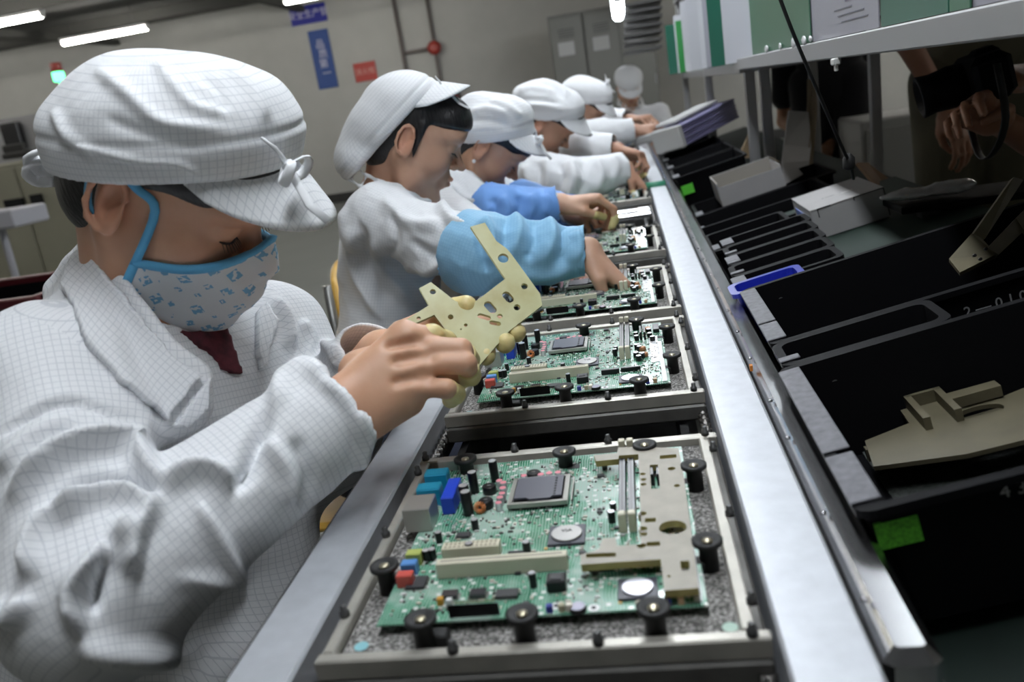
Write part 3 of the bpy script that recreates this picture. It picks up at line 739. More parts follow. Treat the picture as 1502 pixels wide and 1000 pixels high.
    part('white_band', (985, 800), (994, 700), .0006, MATS['edge_white'])
    part('grey_connector', (985, 690), (996, 670), .005, blkg)
    for px in ((905, 775), (880, 752), (760, 842), (700, 836), (854, 812), (722, 890), (772, 886)):
        chip(px, .004, .003, .0015, chipm, False)
    # tiny surface-mount pieces nobody could count
    rg = random.Random(3)
    cols = [((.05, .045, .04), .5), ((.55, .5, .42), .4), ((.62, .62, .60), .3)]
    for ci, (c, rr) in enumerate(cols):
        b = MB()
        for i in range(340):
            xx = x0 + .006 + rg.random() * (w - .012); yy = y0 + .006 + rg.random() * (d - .012); s1 = rg.choice((.0008, .0012, .0018))
            if rg.random() < .5: b.box((xx, yy, zt + .0005), (s1 * 1.6, s1, .0009))
            else: b.box((xx, yy, zt + .0005), (s1, s1 * 1.6, .0009))
        o = b.build('surface_mount_pieces', mat('smd_%d' % ci, c, rr), t); o['kind'] = 'stuff'
    return t
pal = make_pallet(); brd = make_board()
bpy.context.view_layer.update()
pl_off = [(0, 0), (0, .392), (0, .728), (0, 1.147), (0, 1.90), (0, 2.32), (.0, 2.9), (.0, 3.5), (0, 4.2)]
ord_ = ['second pallet from the camera, with the board beside the held jig plate', 'third pallet, under the hands of the worker in light blue sleeves',
        'fourth pallet, just before the two steel cross bars', 'fifth pallet, just beyond the two steel cross bars', 'sixth pallet, before the seventh on the far line', 'seventh pallet, far down the line', 'eighth pallet, far down the line', 'last visible pallet at the far end of the line']
ob_ = ['green motherboard without a jig plate on the second pallet', 'green motherboard on the third pallet, under the light blue sleeves', 'green motherboard on the fourth pallet before the cross bars',
       'green motherboard on the fifth pallet beyond the cross bars', 'blurred motherboard on the sixth pallet', 'blurred motherboard on the seventh pallet', 'blurred motherboard on the eighth pallet', 'blurred motherboard on the last visible pallet']
for (dx, dy), a, b in zip(pl_off[1:], ord_, ob_):
    copy_tree(pal, loc=pal.location + Vector((dx, dy, 0)), label='fixture pallet: ' + a)
    copy_tree(brd, loc=brd.location + Vector((dx, dy, 0)), label=b)

# ---- jig plates
k = N('fibreglass_tan'); k.b.inputs['Roughness'].default_value = .4
tc = k.n('ShaderNodeTexCoord'); tn = k.n('ShaderNodeTexNoise', _Scale=22., _Detail=5.); k.l(tc.outputs['Object'], tn.inputs[0])
k.l(ramp(k, tn.outputs[0], [(.3, (.42, .36, .15)), (.5, (.52, .50, .26)), (.7, (.60, .60, .36))]), k.b.inputs['Base Color'])
k.b.inputs['Subsurface Weight'].default_value = .1; k.b.inputs['Subsurface Radius'].default_value = (.004, .004, .002)
frp = k.m
k = N('fibreglass_grey_top'); k.b.inputs['Roughness'].default_value = .55
tc = k.n('ShaderNodeTexCoord'); tn = k.n('ShaderNodeTexNoise', _Scale=60., _Detail=5.); k.l(tc.outputs['Object'], tn.inputs[0])
gm = k.n('ShaderNodeNewGeometry'); sx = k.n('ShaderNodeSeparateXYZ'); k.l(tc.outputs['Normal'], sx.inputs[0])
top = ramp(k, tn.outputs[0], [(.3, (.38, .35, .29)), (.7, (.46, .43, .36))])  # upward faces greyer, the rest yellower tan
gt = k.n('ShaderNodeMath', operation='GREATER_THAN'); gt.inputs[1].default_value = .7; k.l(sx.outputs[2], gt.inputs[0])
mx = k.n('ShaderNodeMix', data_type='RGBA'); k.l(gt.outputs[0], mx.inputs[0]); mx.inputs[6].default_value = (.40, .34, .12, 1); k.l(top, mx.inputs[7]); k.l(mx.outputs[2], k.b.inputs['Base Color'])
frp2 = k.m
def holed(outline, holes, z0, z1, name, m, parent, M=Matrix.Identity(4), world=True):
    """plate with real cut-outs, via a filled 2D curve"""
    cu = bpy.data.curves.new(name, 'CURVE'); cu.dimensions = '2D'; cu.fill_mode = 'BOTH'; cu.extrude = (z1 - z0) / 2
    for pl in [outline] + holes:
        s_ = cu.splines.new('POLY'); s_.points.add(len(pl) - 1); s_.use_cyclic_u = True
        for i, (x, y) in enumerate(pl): s_.points[i].co = (x, y, 0, 1)
    o = bpy.data.objects.new('tmp', cu); COL.objects.link(o); bpy.context.view_layer.update()
    me = bpy.data.meshes.new_from_object(o.evaluated_get(bpy.context.evaluated_depsgraph_get())); bpy.data.objects.remove(o)
    me.materials.clear(); me.transform(Matrix.Translation((0, 0, (z0 + z1) / 2))); me.transform(M); me.name = name
    return link_mesh(name, me, m, parent, world)
def circ(cx_, cy_, r, n=20, ry=None): return [(cx_ + r * math.cos(2 * math.pi * i / n), cy_ + (ry or r) * math.sin(2 * math.pi * i / n)) for i in range(n)]
zj = ZB + .0135
def J(px, py): p = PZ(px, py, zj); return (float(p[0]), float(p[1]))
t = thing('jig_plate', (.0, .55, zj), 'grey tan fibreglass jig plate lying over the right side of the nearest motherboard', 'jig plate')
out = [J(*p) for p in ((871, 667), (873, 676), (908, 672), (909, 664), (934, 660), (995, 657), (1000, 690), (1008, 745), (1022, 862), (974, 866), (969, 822), (914, 826), (852, 829), (853, 812), (878, 806), (886, 788), (936, 790), (931, 700), (932, 676), (910, 680))]
out = [J(*p) for p in ((871, 667), (905, 664), (907, 656), (934, 655), (995, 657), (1003, 700), (1010, 750), (1025, 862), (974, 866), (969, 820), (905, 824), (852, 828), (851, 813), (878, 806), (884, 789), (903, 788), (905, 800), (940, 798), (938, 700), (936, 666), (908, 668), (907, 673), (874, 676))]
def pc(px, py, rx, n=18): x, y = J(px, py); return circ(x, y, rx, n)
holes = [pc(987, 773, .0092, 24), pc(943, 695, .0022), pc(944, 703, .0022), pc(944, 710, .0022), pc(942, 753, .003), pc(943, 775, .003), pc(944, 783, .0025), pc(941, 800, .003), pc(985, 687, .003), pc(993, 712, .0022),
         [J(*p) for p in ((953, 682), (965, 681), (968, 716), (955, 717))], [J(*p) for p in ((968, 668), (992, 666), (992, 671), (968, 673))], [J(*p) for p in ((998, 823), (1011, 822), (1012, 835), (999, 836))],
         [J(*p) for p in ((946, 760), (962, 759), (962, 765), (946, 766))], [J(*p) for p in ((948, 795), (968, 794), (968, 800), (948, 801))], [J(*p) for p in ((859, 812), (903, 810), (904, 816), (860, 818))], pc(981, 845, .0012)]
holed(out, holes, zj - .005, zj, 'plate', frp2, t)
b = MB()
for px in ((912, 846), (1012, 700), (960, 860)):
    pass
lg = MB()
for px in ((985, 850), (870, 818), (885, 670), (985, 665)):
    x, y = J(*px); lg.cyl((x, y, ZB + .0024), (x, y, zj - .005), .0022)
lg.build('spacer', dsteel, t)
# ================================================================== PEOPLE
cloth_w1 = cloth_mat('lab_cloth_near', (.84, .85, .87), (.40, .43, .48))
cloth_w = cloth_mat('lab_cloth', (.84, .85, .87), (.45, .48, .52), w=.14)
cloth_lb = cloth_mat('oversleeve_light_blue', (.30, .56, .78), (.20, .44, .68), pitch=.005, w=.3, rough=.6)
cloth_b = cloth_mat('oversleeve_blue', (.18, .38, .80), (.16, .34, .76), pitch=.005, w=.3, rough=.6)
k = N('skin'); b_ = k.b; b_.inputs['Roughness'].default_value = .48
at = k.n('ShaderNodeVertexColor'); at.layer_name = 'tone'
tc = k.n('ShaderNodeTexCoord'); tn = k.n('ShaderNodeTexNoise', _Scale=35., _Detail=4.); k.l(tc.outputs['Object'], tn.inputs[0])
mx = k.n('ShaderNodeMix', data_type='RGBA', blend_type='MULTIPLY'); mx.inputs[0].default_value = 1.
k.l(at.outputs[0], mx.inputs[6]); k.l(ramp(k, tn.outputs[0], [(.3, (.90, .86, .84)), (.7, (1, 1, 1))]), mx.inputs[7]); k.l(mx.outputs[2], b_.inputs['Base Color'])
b_.inputs['Subsurface Weight'].default_value = .12; b_.inputs['Subsurface Radius'].default_value = (.012, .005, .003); b_.inputs['Subsurface Scale'].default_value = 1.
tn2 = k.n('ShaderNodeTexNoise', _Scale=260., _Detail=2.); k.l(tc.outputs['Object'], tn2.inputs[0])
bp = k.n('ShaderNodeBump', _Strength=.12, _Distance=.001); k.l(tn2.outputs[0], bp.inputs['Height']); k.l(bp.outputs[0], b_.inputs['Normal'])
skin = k.m
k = N('black_hair'); k.b.inputs['Roughness'].default_value = .38; k.b.inputs['Specular IOR Level'].default_value = .5
tc = k.n('ShaderNodeTexCoord'); tn = k.n('ShaderNodeTexNoise', _Scale=300., _Detail=2.); mp = k.n('ShaderNodeMapping'); mp.inputs['Scale'].default_value = (1, 1, .12)
k.l(tc.outputs['Object'], mp.inputs[0]); k.l(mp.outputs[0], tn.inputs[0]); k.l(ramp(k, tn.outputs[0], [(.3, (.004, .004, .005)), (.7, (.022, .02, .022))]), k.b.inputs['Base Color'])
bp = k.n('ShaderNodeBump', _Strength=.5, _Distance=.002); k.l(tn.outputs[0], bp.inputs['Height']); k.l(bp.outputs[0], k.b.inputs['Normal']); hair_m = k.m
cot_m = mat('finger_cot', (.72, .60, .28), .45, bump=.3, bscale=500, sub=.1)
shirt_m = mat('maroon_shirt', (.09, .012, .02), .8, noise=.5, nscale=90)

def frame(fwd, up):
    fwd = np.array(fwd, float); up = np.array(up, float)
    f = fwd / np.linalg.norm(fwd); u = up.copy(); u -= f * (u @ f); u /= np.linalg.norm(u)
    return np.stack([f, np.cross(u, f), u], 1)       # columns: forward, left, up
class Head:
    def __init__(s, pos, fwd, up, sc=1.): s.p = np.array(pos, float); s.R = frame(fwd, up); s.s = sc
    def w(s, x, y, z): return s.p + s.R @ (np.array((x, y, z)) * s.s)
    def l(s, V): return (V - s.p) @ s.R / s.s
    def tilt(s, a):   # rotation columns tilted nose-up by a (radians)
        c, q = math.cos(a), math.sin(a); return s.R @ np.array([[c, 0, -q], [0, 1, 0], [q, 0, c]])
    def sculpt(s, S_, fat=1.0, nosek=1.0):
        w, R, q = s.w, s.R, s.s
        e = lambda c, r, k=.01, op='u': S_.ell(w(*c), np.array(r) * q, R, k * q, op)
        S_.ell(w(-.010, 0, .031), np.array((.093, .074, .071)) * q, R, .02)
        e((.028, 0, -.022), (.058, .060 * fat, .078), .03)
        for y in (-1, 1):
            S_.cone(w(-.002, y * .054 * fat, -.035), w(.022, y * .050 * fat, -.070), .020, .017, .02)
            S_.cone(w(.022, y * .048 * fat, -.070), w(.066, y * .012, -.098), .018, .016, .022)
            e((.050, y * .036, -.026), (.030, .026, .028), .018)                 # cheeks
            e((.074, y * .031, .030), (.018, .022, .008), .012)                  # brow ridge
            e((.094, y * .031, .007), (.013, .018, .010), .010, 's')             # socket
            e((.0735, y * .031, .0065), (.0135, .0150, .0115), .003)             # lidded eye
            S_.ell(w(-.006, y * .076, -.002), np.array((.017, .0065, .031)) * q, s.R @ np.array(Matrix.Rotation(y * .35, 3, 'Z')) @ np.array(Matrix.Rotation(-.2, 3, 'Y')), .004)
            S_.ell(w(-.003, y * .0830, .003), np.array((.0105, .0085, .020)) * q, s.R @ np.array(Matrix.Rotation(y * .35, 3, 'Z')), .003, 's')
            ang = [math.radians(a) for a in (-70, -35, 0, 35, 70, 105, 140, 175, 205)]
            hp = [w(-.007 - .0155 * math.sin(a) * 1.0, y * (.0800 + .0035 * math.sin(a)), -.001 + .0275 * math.cos(a)) for a in ang]
            for i_ in range(8): S_.cone(hp[i_], hp[i_ + 1], .0030 * q, .0030 * q, .002)
            S_.cone(w(.0005, y * .0775, -.012), w(.003, y * .0765, -.004), .0045, .003, .003)
        e((.066, 0, .048), (.030, .050, .034), .03)                              # forehead
        e((.070, 0, -.100), (.016, .016, .012), .014)                            # chin
        S_.cone(w(.084, 0, .014), w(.103 * nosek, 0, -.020), .0062, .0082, .008)
        e((.1075 * nosek, 0, -.0225), (.0100, .0095, .0080), .005)
        for y in (-1, 1):
            e((.094, y * .0115, -.0265), (.0085, .0065, .0065), .005)
            e((.0985, y * .0065, -.0335), (.004, .003, .003), .003, 's')
        e((.080, 0, -.056), (.016, .024, .020), .012)
        e((.0955, 0, -.0515), (.0065, .0185, .0045), .004); e((.0935, 0, -.0625), (.0065, .0150, .0050), .004)
        e((.1010, 0, -.0570), (.006, .020, .0012), .002, 's')
    def tone(s, V, base=(.62, .36, .24), lip=(.50, .17, .15)):
        L = s.l(V); n = len(V); c = np.tile(np.array((*base, 1.)), (n, 1))
        def blend(m, col):
            m = m[:, None]; c[:, :3] = c[:, :3] * (1 - m) + np.array(col) * m
        d = np.sqrt(((L - (.097, 0, -.057)) / (.014, .019, .0095)) ** 2 @ np.ones(3)); blend(np.clip(1.4 - d * 1.2, 0, 1) * .85, lip)
        for y in (-1, 1):
            d = np.sqrt(((L - (.07, y * .045, -.025)) / (.03, .02, .022)) ** 2 @ np.ones(3)); blend(np.clip(1.2 - d, 0, 1) * .35, (.66, .30, .22))
            d = np.sqrt(((L - (-.006, y * .08, -.002)) / (.02, .012, .034)) ** 2 @ np.ones(3)); blend(np.clip(1.4 - d, 0, 1) * .5, (.66, .30, .20))
        return c

def face_hair(hd, parent, brows=True):
    """lash lines and eyebrows"""
    q = hd.s
    for y in (-1, 1):
        b = MB(); e = MB()
        pts = [hd.w(.0735 + .0152 * math.cos(a * .95) * .9, y * .031 + math.sin(a) * .0148, .0015 - .0018 * math.cos(a * 1.2)) for a in np.linspace(-1.05, 1.05, 9)]
        b.tube(pts, [.0006 * q] + [.0013 * q] * 7 + [.0006 * q], 5)
        for a in np.linspace(-.9, .9, 9):
            p0 = hd.w(.0735 + .0145 * math.cos(a * .95), y * .031 + math.sin(a) * .0150, .0008); p1 = hd.w(.0735 + .0215 * math.cos(a * .8), y * .031 + math.sin(a) * .019, -.0045)
            b.tube([p0, p1], [.0005 * q, .0002 * q], 4)
        pts = [hd.w(.0905 - .016 * (t ** 2), y * (.014 + .034 * t), .0235 + .006 * math.sin(t * 2.4)) for t in np.linspace(0, 1, 8)]
        e.tube(pts, [.0014 * q, .0022 * q, .0024 * q, .0024 * q, .0022 * q, .0018 * q, .0013 * q, .0007 * q], 6)
        b.build('eyelash', hair_m, parent)
        if brows: e.build('eyebrow', hair_m, parent)

def hand(S_, wr, fd, up, side, curl=(35, 40, 25), sp=.0195, sc=1., thumb=(.3, .6), tips=None):
    """wr wrist, fd finger direction, up back-of-hand normal, side +1 puts the thumb on cross(up, fd)"""
    R = frame(fd, up); wr = np.array(wr, float)
    g = lambda x, y, z: wr + R @ (np.array((x, y * side, z)) * sc)
    fl = [(.042, .024, .019), (.046, .028, .020), (.043, .026, .020), (.033, .019, .018)]
    for i in range(4):
        y = (1.35 - i) * sp; kn = np.array((.086 - abs(i - 1) * .005, y, -.001 * i)); r = .0086 - .0006 * (i == 3) - .0004 * i
        S_.cone(g(.008, y * .45, -.006), g(*kn), .0165 * sc, .0118 * sc, .012 * sc)
        ang = 0; p = kn
        for j in range(3):
            ang += math.radians(curl[j] * (1 + .08 * i)); q = p + np.array((math.cos(ang), -.03 * (i - 1), -math.sin(ang))) * fl[i][j]
            S_.cone(g(*p), g(*q), (r + .001 * (2 - j)) * sc * .93, r * sc * .93, .003 * sc); 
            if j == 1: pm = q
            p = q
        if tips is not None: tips.append((g(*pm), g(*p), r * sc))
    S_.cone(g(.02, .0, -.012), g(.07, .0, -.012), .019 * sc, .014 * sc, .012 * sc)
    t = [np.array((.012, .018, -.012)), np.array((.045, .036, -.022)), np.array((.072, .036 - thumb[0] * .02, -.036)), np.array((.092, .030 - thumb[1] * .03, -.046))]
    for i, (ra, rb) in enumerate(((.015, .0118), (.0112, .0098), (.0098, .0085))): S_.cone(g(*t[i]), g(*t[i + 1]), ra * sc, rb * sc, (.012 if i == 0 else .003) * sc)
    if tips is not None: tips.append((g(*t[2]), g(*t[3]), .0088 * sc))

def cap_mesh(hd, parent, tilt, p0, puffs, brim, knot=None, vox=.0025, m=None, seed=1, amp=.0035, strokes=(), band=(.098, .083), brimw=1.15, bh=.03):
    """p0: (x, z) on the band's lower plane; puffs in head frame; brim: (length, pitch angle)"""
    S_ = SDF(); T = hd.tilt(tilt); q = hd.s; m = m or cloth_w
    c, s_ = math.cos(tilt), math.sin(tilt)
    bc = hd.w(p0[0], 0, p0[1]) + T[:, 2] * bh * .35
    S_.ell(bc, np.array((band[0], band[1], .065)) * q, T, .004)
    for (x, z, rx, ry, rz, rot) in puffs: S_.ell(hd.w(x, 0, z), np.array((rx, ry, rz)) * q, hd.tilt(rot), .016)
    S_.ell(hd.w(-.010, 0, .033), np.array((.100, .081, .079)) * q, hd.R, .01); S_.ell(hd.w(.064, 0, .049), np.array((.040, .060, .045)) * q, hd.R, .015)
    lowc = hd.w(p0[0], 0, p0[1]) - T[:, 2] * .1 * q
    S_.box(lowc, np.array((.22, .2, .1)) * q, T, .002, .006, 's')
    S_.ell(hd.w(p0[0], 0, p0[1]), np.array((band[0] - .006, band[1] - .006, .05)) * q, T, .003, 's')
    V, Q = S_.mesh(vox); V = relax(V, Q, 2); Nn = normals(V, Q)
    hl = (V - hd.w(p0[0], 0, p0[1])) @ T / q
    wgt = np.clip((hl[:, 2] - bh * .9) / .02, 0.06, 1)
    V2 = wrinkle(V, Nn, amp, 26, axis=T[:, 2], squash=.45, seed=seed); V = V + (V2 - V) * wgt[:, None]
    # band seam
    V -= Nn * (np.exp(-((hl[:, 2] - bh) / .003) ** 2) * .0022)[:, None]
    if strokes: V = folds(V, normals(V, Q), strokes)
    V = relax(V, Q, 1)
    a = hd.w(p0[0], 0, p0[1]) - T[:, 2] * .1; uv = bone_uv(V, Q, [(a, a + T[:, 2] * .3, T[:, 0], .105)])
    quadmesh('cap', V, Q, m, parent, uv)
    # peak
    L, pa = brim; vs = []; nu, nv = 33, 9
    base = lambda ph: np.array((band[0] * math.cos(ph), band[1] * math.sin(ph), .004))
    dl = pa - tilt
    G = np.zeros((nu, nv, 3))
    for i, ph in enumerate(np.linspace(-brimw, brimw, nu)):
        wgt_ = max(0, math.cos(ph / brimw * math.pi / 2)) ** .55
        for j in range(nv):
            t = j / (nv - 1); b0 = base(ph) * (1, 1, 1)
            out = np.array((math.cos(dl), .28 * math.sin(ph), math.sin(dl))) * L * wgt_ * t
            out = out.astype(float); out[2] -= .004 * t * t
            G[i, j] = b0 + out
    Gw = hd.w(p0[0], 0, p0[1]) + (G.reshape(-1, 3) * q) @ T.T
    qs = np.array([(i * nv + j, (i + 1) * nv + j, (i + 1) * nv + j + 1, i * nv + j + 1) for i in range(nu - 1) for j in range(nv - 1)])
    nrm = normals(Gw, qs); n = len(Gw); V = np.concatenate([Gw + nrm * .0012, Gw - nrm * .0012])
    edge = []
    for i in range(nu - 1): edge += [(i * nv + nv - 1, (i + 1) * nv + nv - 1, (i + 1) * nv + nv - 1 + n, i * nv + nv - 1 + n), ((i + 1) * nv, i * nv, i * nv + n, (i + 1) * nv + n)]
    for j in range(nv - 1): edge += [(j, j + 1, j + 1 + n, j + n), ((nu - 1) * nv + j + 1, (nu - 1) * nv + j, (nu - 1) * nv + j + n, (nu - 1) * nv + j + 1 + n)]
    Qa = np.concatenate([qs, qs[:, ::-1] + n, np.array(edge)])
    gg = G.reshape(-1, 3); g2 = np.concatenate([gg, gg])[:, :2][Qa].reshape(-1, 2) + 3
    V = wrinkle(V, np.concatenate([nrm, nrm]), .0012, 30, seed=seed + 3)
    quadmesh('peak', V, Qa, m, parent, g2)
    if knot:
        kx, ky, kz = knot; b = MB(); o = hd.w(kx, ky, kz)
        X_, Yl, Zu = hd.R.T
        for sg in (-1, 1):
            lp = [o + (Yl * sg * (.002 + .018 * math.sin(t)) + Zu * (.010 * math.sin(2 * t)) * 1 + X_ * (.016 * math.sin(t) * .6)) * q for t in np.linspace(0, math.pi, 12)]
            b.tube(lp, .0045 * q, 8, .3)
        b.lathe(o - X_ * .004, [(.003, 0), (.006, .003), (.006, .007), (.003, .011)], X_, 10)
        b.tube([o, o + (X_ * .018 - Yl * .012 - Zu * .004) * q, o + (X_ * .035 - Yl * .018 - Zu * .012) * q, o + (X_ * .055 - Yl * .02 - Zu * .014) * q], .0042 * q, 8, .3)
        b.tube([o, o + (Zu * .012 - X_ * .012 - Yl * .01) * q, o + (Zu * .018 - X_ * .022 - Yl * .02) * q], [.003 * q, .002 * q, .0012 * q], 6)
        me = b.build('cap_tie', cloth_plain, parent)
cloth_plain = mat('lab_cloth_plain', (.84, .85, .87), .8)

def hair_mesh(hd, parent, front, nape, vox=.003, extra=None, inner=.004, cut=None, fz=-.118):
    """front: list of SDF ellipsoids carved out for the face; nape: lower limit"""
    S_ = SDF(); w, R = hd.w, hd.R
    S_.ell(w(-.012, 0, .036), np.array((.091 + inner, .073 + inner, .072 + inner)) * hd.s, R, .01)
    S_.ell(w(-.040, 0, -.015), np.array((.055, .060, .07)) * hd.s, R, .02)
    S_.ell(w(.063, 0, .050), np.array((.041, .060, .046)) * hd.s, R, .025)
    for c_, r_ in front: S_.ell(w(*c_), np.array(r_) * hd.s, R, .006, 's')
    S_.box(w(.131, 0, fz), np.array((.10, .15, .15)) * hd.s, hd.tilt(math.radians(8)), .004, .012, 's')
    if extra: extra(S_)
    if cut:
        T = hd.tilt(cut[0]); S_.box(w(cut[1][0], 0, cut[1][1]) + T[:, 2] * (.010 + .15) * hd.s, np.array((.25, .25, .15)) * hd.s, T, .002, .004, 's')
    S_.box(w(0, 0, nape - .2), np.array((.3, .3, .2)) * hd.s, R, .002, .01, 's')
    V, Q = S_.mesh(vox); V = relax(V, Q, 2); quadmesh('hair', V, Q, hair_m, parent)

def patch(parent, name, m, poly, bvhs, off, th, step=.0045, uvs=None, shrink=0):
    """cloth piece laid on a surface: polygon given in picture px, draped where the lens sees the surface"""
    pl = np.array(poly, float); lo = pl.min(0); hi = pl.max(0); st = step * FPX / .75
    nx, ny = int((hi[0] - lo[0]) / st) + 2, int((hi[1] - lo[1]) / st) + 2
    def inside(p):
        x, y = p; c = False; n = len(pl)
        for i in range(n):
            x1, y1 = pl[i]; x2, y2 = pl[(i + 1) % n]
            if (y1 > y) != (y2 > y) and x < (x2 - x1) * (y - y1) / (y2 - y1) + x1: c = not c
        return c
    def snap(p):
        best = None; bd = 1e9
        for i in range(len(pl)):
            a, b = pl[i], pl[(i + 1) % len(pl)]; ab = b - a; h = np.clip((p - a) @ ab / (ab @ ab), 0, 1); q = a + h * ab; d = np.linalg.norm(p - q)
            if d < bd: bd, best = d, q
        return best, bd
    G = {}; pts = []
    cells = []
    for i in range(nx):
        for j in range(ny):
            c = lo + (np.array((i, j)) + .5) * st
            if inside(c): cells.append((i, j))
    def vid(i, j):
        if (i, j) in G: return G[(i, j)]
        p = lo + np.array((i, j)) * st
        q, d = snap(p)
        if not inside(p) or d < st * .45: p = q
        dr = ray(*p); h = None
        for b in bvhs:
            hit = b.ray_cast(Vector(CAM), Vector(dr).normalized())
            if hit[0] is not None and (h is None or (hit[0] - Vector(CAM)).length < (h[0] - Vector(CAM)).length): h = hit
        G[(i, j)] = len(pts); pts.append((np.array(h[0]) if h else None, np.array(h[1]) if h else None, p)); return G[(i, j)]
    qs = [(vid(i, j), vid(i, j + 1), vid(i + 1, j + 1), vid(i + 1, j)) for i, j in cells]
    ok = [q for q in qs if all(pts[k_][0] is not None for k_ in q)]
    if not ok: return
    used = sorted({k_ for q in ok for k_ in q}); mp_ = {k_: i for i, k_ in enumerate(used)}
    V = np.array([pts[k_][0] for k_ in used]); Nv = np.array([pts[k_][1] for k_ in used]); Q = np.array([[mp_[k_] for k_ in q] for q in ok]); uvp = np.array([pts[k_][2] for k_ in used]) / FPX * .75
    # drop cells stretched over depth jumps
    el = np.linalg.norm(V[Q] - V[np.roll(Q, -1, 1)], axis=2).max(1); Q = Q[el < step * 9]
    lb = np.arange(len(V))
    for _ in range(400):
        m_ = lb[Q].min(1); l2 = lb.copy()
        for k_ in range(4): np.minimum.at(l2, Q[:, k_], m_)
        if (l2 == lb).all(): break
        lb = l2
    cnt_ = np.bincount(lb[Q[:, 0]]); Q = Q[lb[Q[:, 0]] == cnt_.argmax()]
    us_ = np.unique(Q); rm_ = np.full(len(V), -1); rm_[us_] = np.arange(len(us_)); V = V[us_]; Nv = Nv[us_]; uvp = uvp[us_]; Q = rm_[Q]
    for _ in range(14): Nv = relax(Nv, Q, 1)
    Nv /= np.linalg.norm(Nv, axis=1, keepdims=True) + 1e-9; V = relax(V, Q, 8)
    n = len(V); top = V + Nv * (off + th); bot = V + Nv * (off - .002)
    ed = {}
    for q in Q:
        for a, b in ((q[0], q[1]), (q[1], q[2]), (q[2], q[3]), (q[3], q[0])): ed[(a, b)] = 1
    bd = [(a, b) for a, b in ed if (b, a) not in ed]
    Qa = np.concatenate([Q, Q[:, ::-1] + n, np.array([(b, a, a + n, b + n) for a, b in bd])])
    VV = np.concatenate([top, bot]); uv = np.concatenate([uvp, uvp])[Qa].reshape(-1, 2)
    if not uvs: uvs = 0
    c, s_ = math.cos(uvs), math.sin(uvs); uv = np.stack([uv[:, 0] * c + uv[:, 1] * s_, -uv[:, 0] * s_ + uv[:, 1] * c], 1) + 5
    return quadmesh(name, VV, Qa, m, parent, uv)
def bvh_of(V, Q): return BVHTree.FromPolygons([tuple(v) for v in V], [tuple(int(i) for i in q) for q in Q])

def jacket(J_, parent, m, vox, seed=1, strokes=(), amp=.004, sl=(.062, .056, .058, .046), tor=(.118, .135), flat=.78, cuffN=1, cuffF=1, extra=None, post=None, name='jacket'):
    """J_: dict of joints"""
    S_ = SDF(); nk, ch, pv = (np.array(J_[k_]) for k_ in ('neck', 'chest', 'pelvis')); fw = np.array(J_['fwd'], float)
    S_.cone(J_['shN'], J_['shF'], .056, .056, .03)
    S_.cone(nk - (0, 0, .02), ch, .055, .10, .05, flat=(fw, flat)); S_.cone(ch, pv, tor[0], tor[1], .05, flat=(fw, flat))
    S_.cone(pv, np.array(pv) + fw * .16 + (0, 0, -.02), tor[1] * .95, .10, .04)
    for sd, cf in (('N', cuffN), ('F', cuffF)):
        sh, el, wr = (np.array(J_[a + sd]) for a in ('sh', 'el', 'wr'))
        S_.cone(sh, el, sl[0], sl[1], .03)
        S_.cone(el, wr, sl[2], sl[3], .02)
        if cf:
            d = (wr - el) / np.linalg.norm(wr - el)
            S_.box(wr + d * .06, (.06, .09, .09), frame(d, (0, .1, 1)), .001, .003, 's')
            S_.cone(wr - d * .045, wr + d * .05, sl[3] * .72, sl[3] * .84, .004, 's')
    if extra: extra(S_)
    if 'hd' in J_:
        hd = J_['hd']; S_.cone(nk - (0, 0, .01), hd.w(-.02, 0, -.04), .055, .075, .006, 's')
    if post: post(S_)
    V, Q = S_.mesh(vox); V = relax(V, Q, 2); Nn = normals(V, Q)
    V = wrinkle(V, Nn, amp, 17, seed=seed, n=6)
    V = wrinkle(V, Nn, amp * .35, 48, seed=seed + 9, n=5)
    if strokes: V = folds(V, normals(V, Q), strokes)
    V = relax(V, Q, 1)
    bones = [(pv, nk, fw, .14)]
    for sd in 'NF':
        sh, el, wr = (np.array(J_[a + sd]) for a in ('sh', 'el', 'wr')); bones += [(sh, el, fw + (0, 0, .3), .062), (el, wr, (0, .2, 1), .055)]
    uv = bone_uv(V, Q, bones)
    o = quadmesh(name, V, Q, m, parent, uv)
    return V, Q, o
def body_base(J_, S_, legs=True):
    nk, ch, pv = (np.array(J_[k_]) for k_ in ('neck', 'chest', 'pelvis')); hd = J_['hd']
    S_.cone(ch, pv, .085, .10, .04); S_.cone(nk, ch, .045, .08, .04); S_.cone(J_['shN'], J_['shF'], .035, .035, .03)
    S_.cone(hd.w(-.022, 0, -.045), nk + (0, 0, .0), .049 * hd.s, .052 * hd.s, .015)
    S_.cone(nk, np.array(J_['shN']) * .5 + np.array(J_['shF']) * .5, .05, .05, .02)
    for sd in 'NF':
        sh, el, wr = (np.array(J_[a + sd]) for a in ('sh', 'el', 'wr')); S_.cone(sh, el, .038, .033, .02); S_.cone(el, wr, .034, .0225, .015)
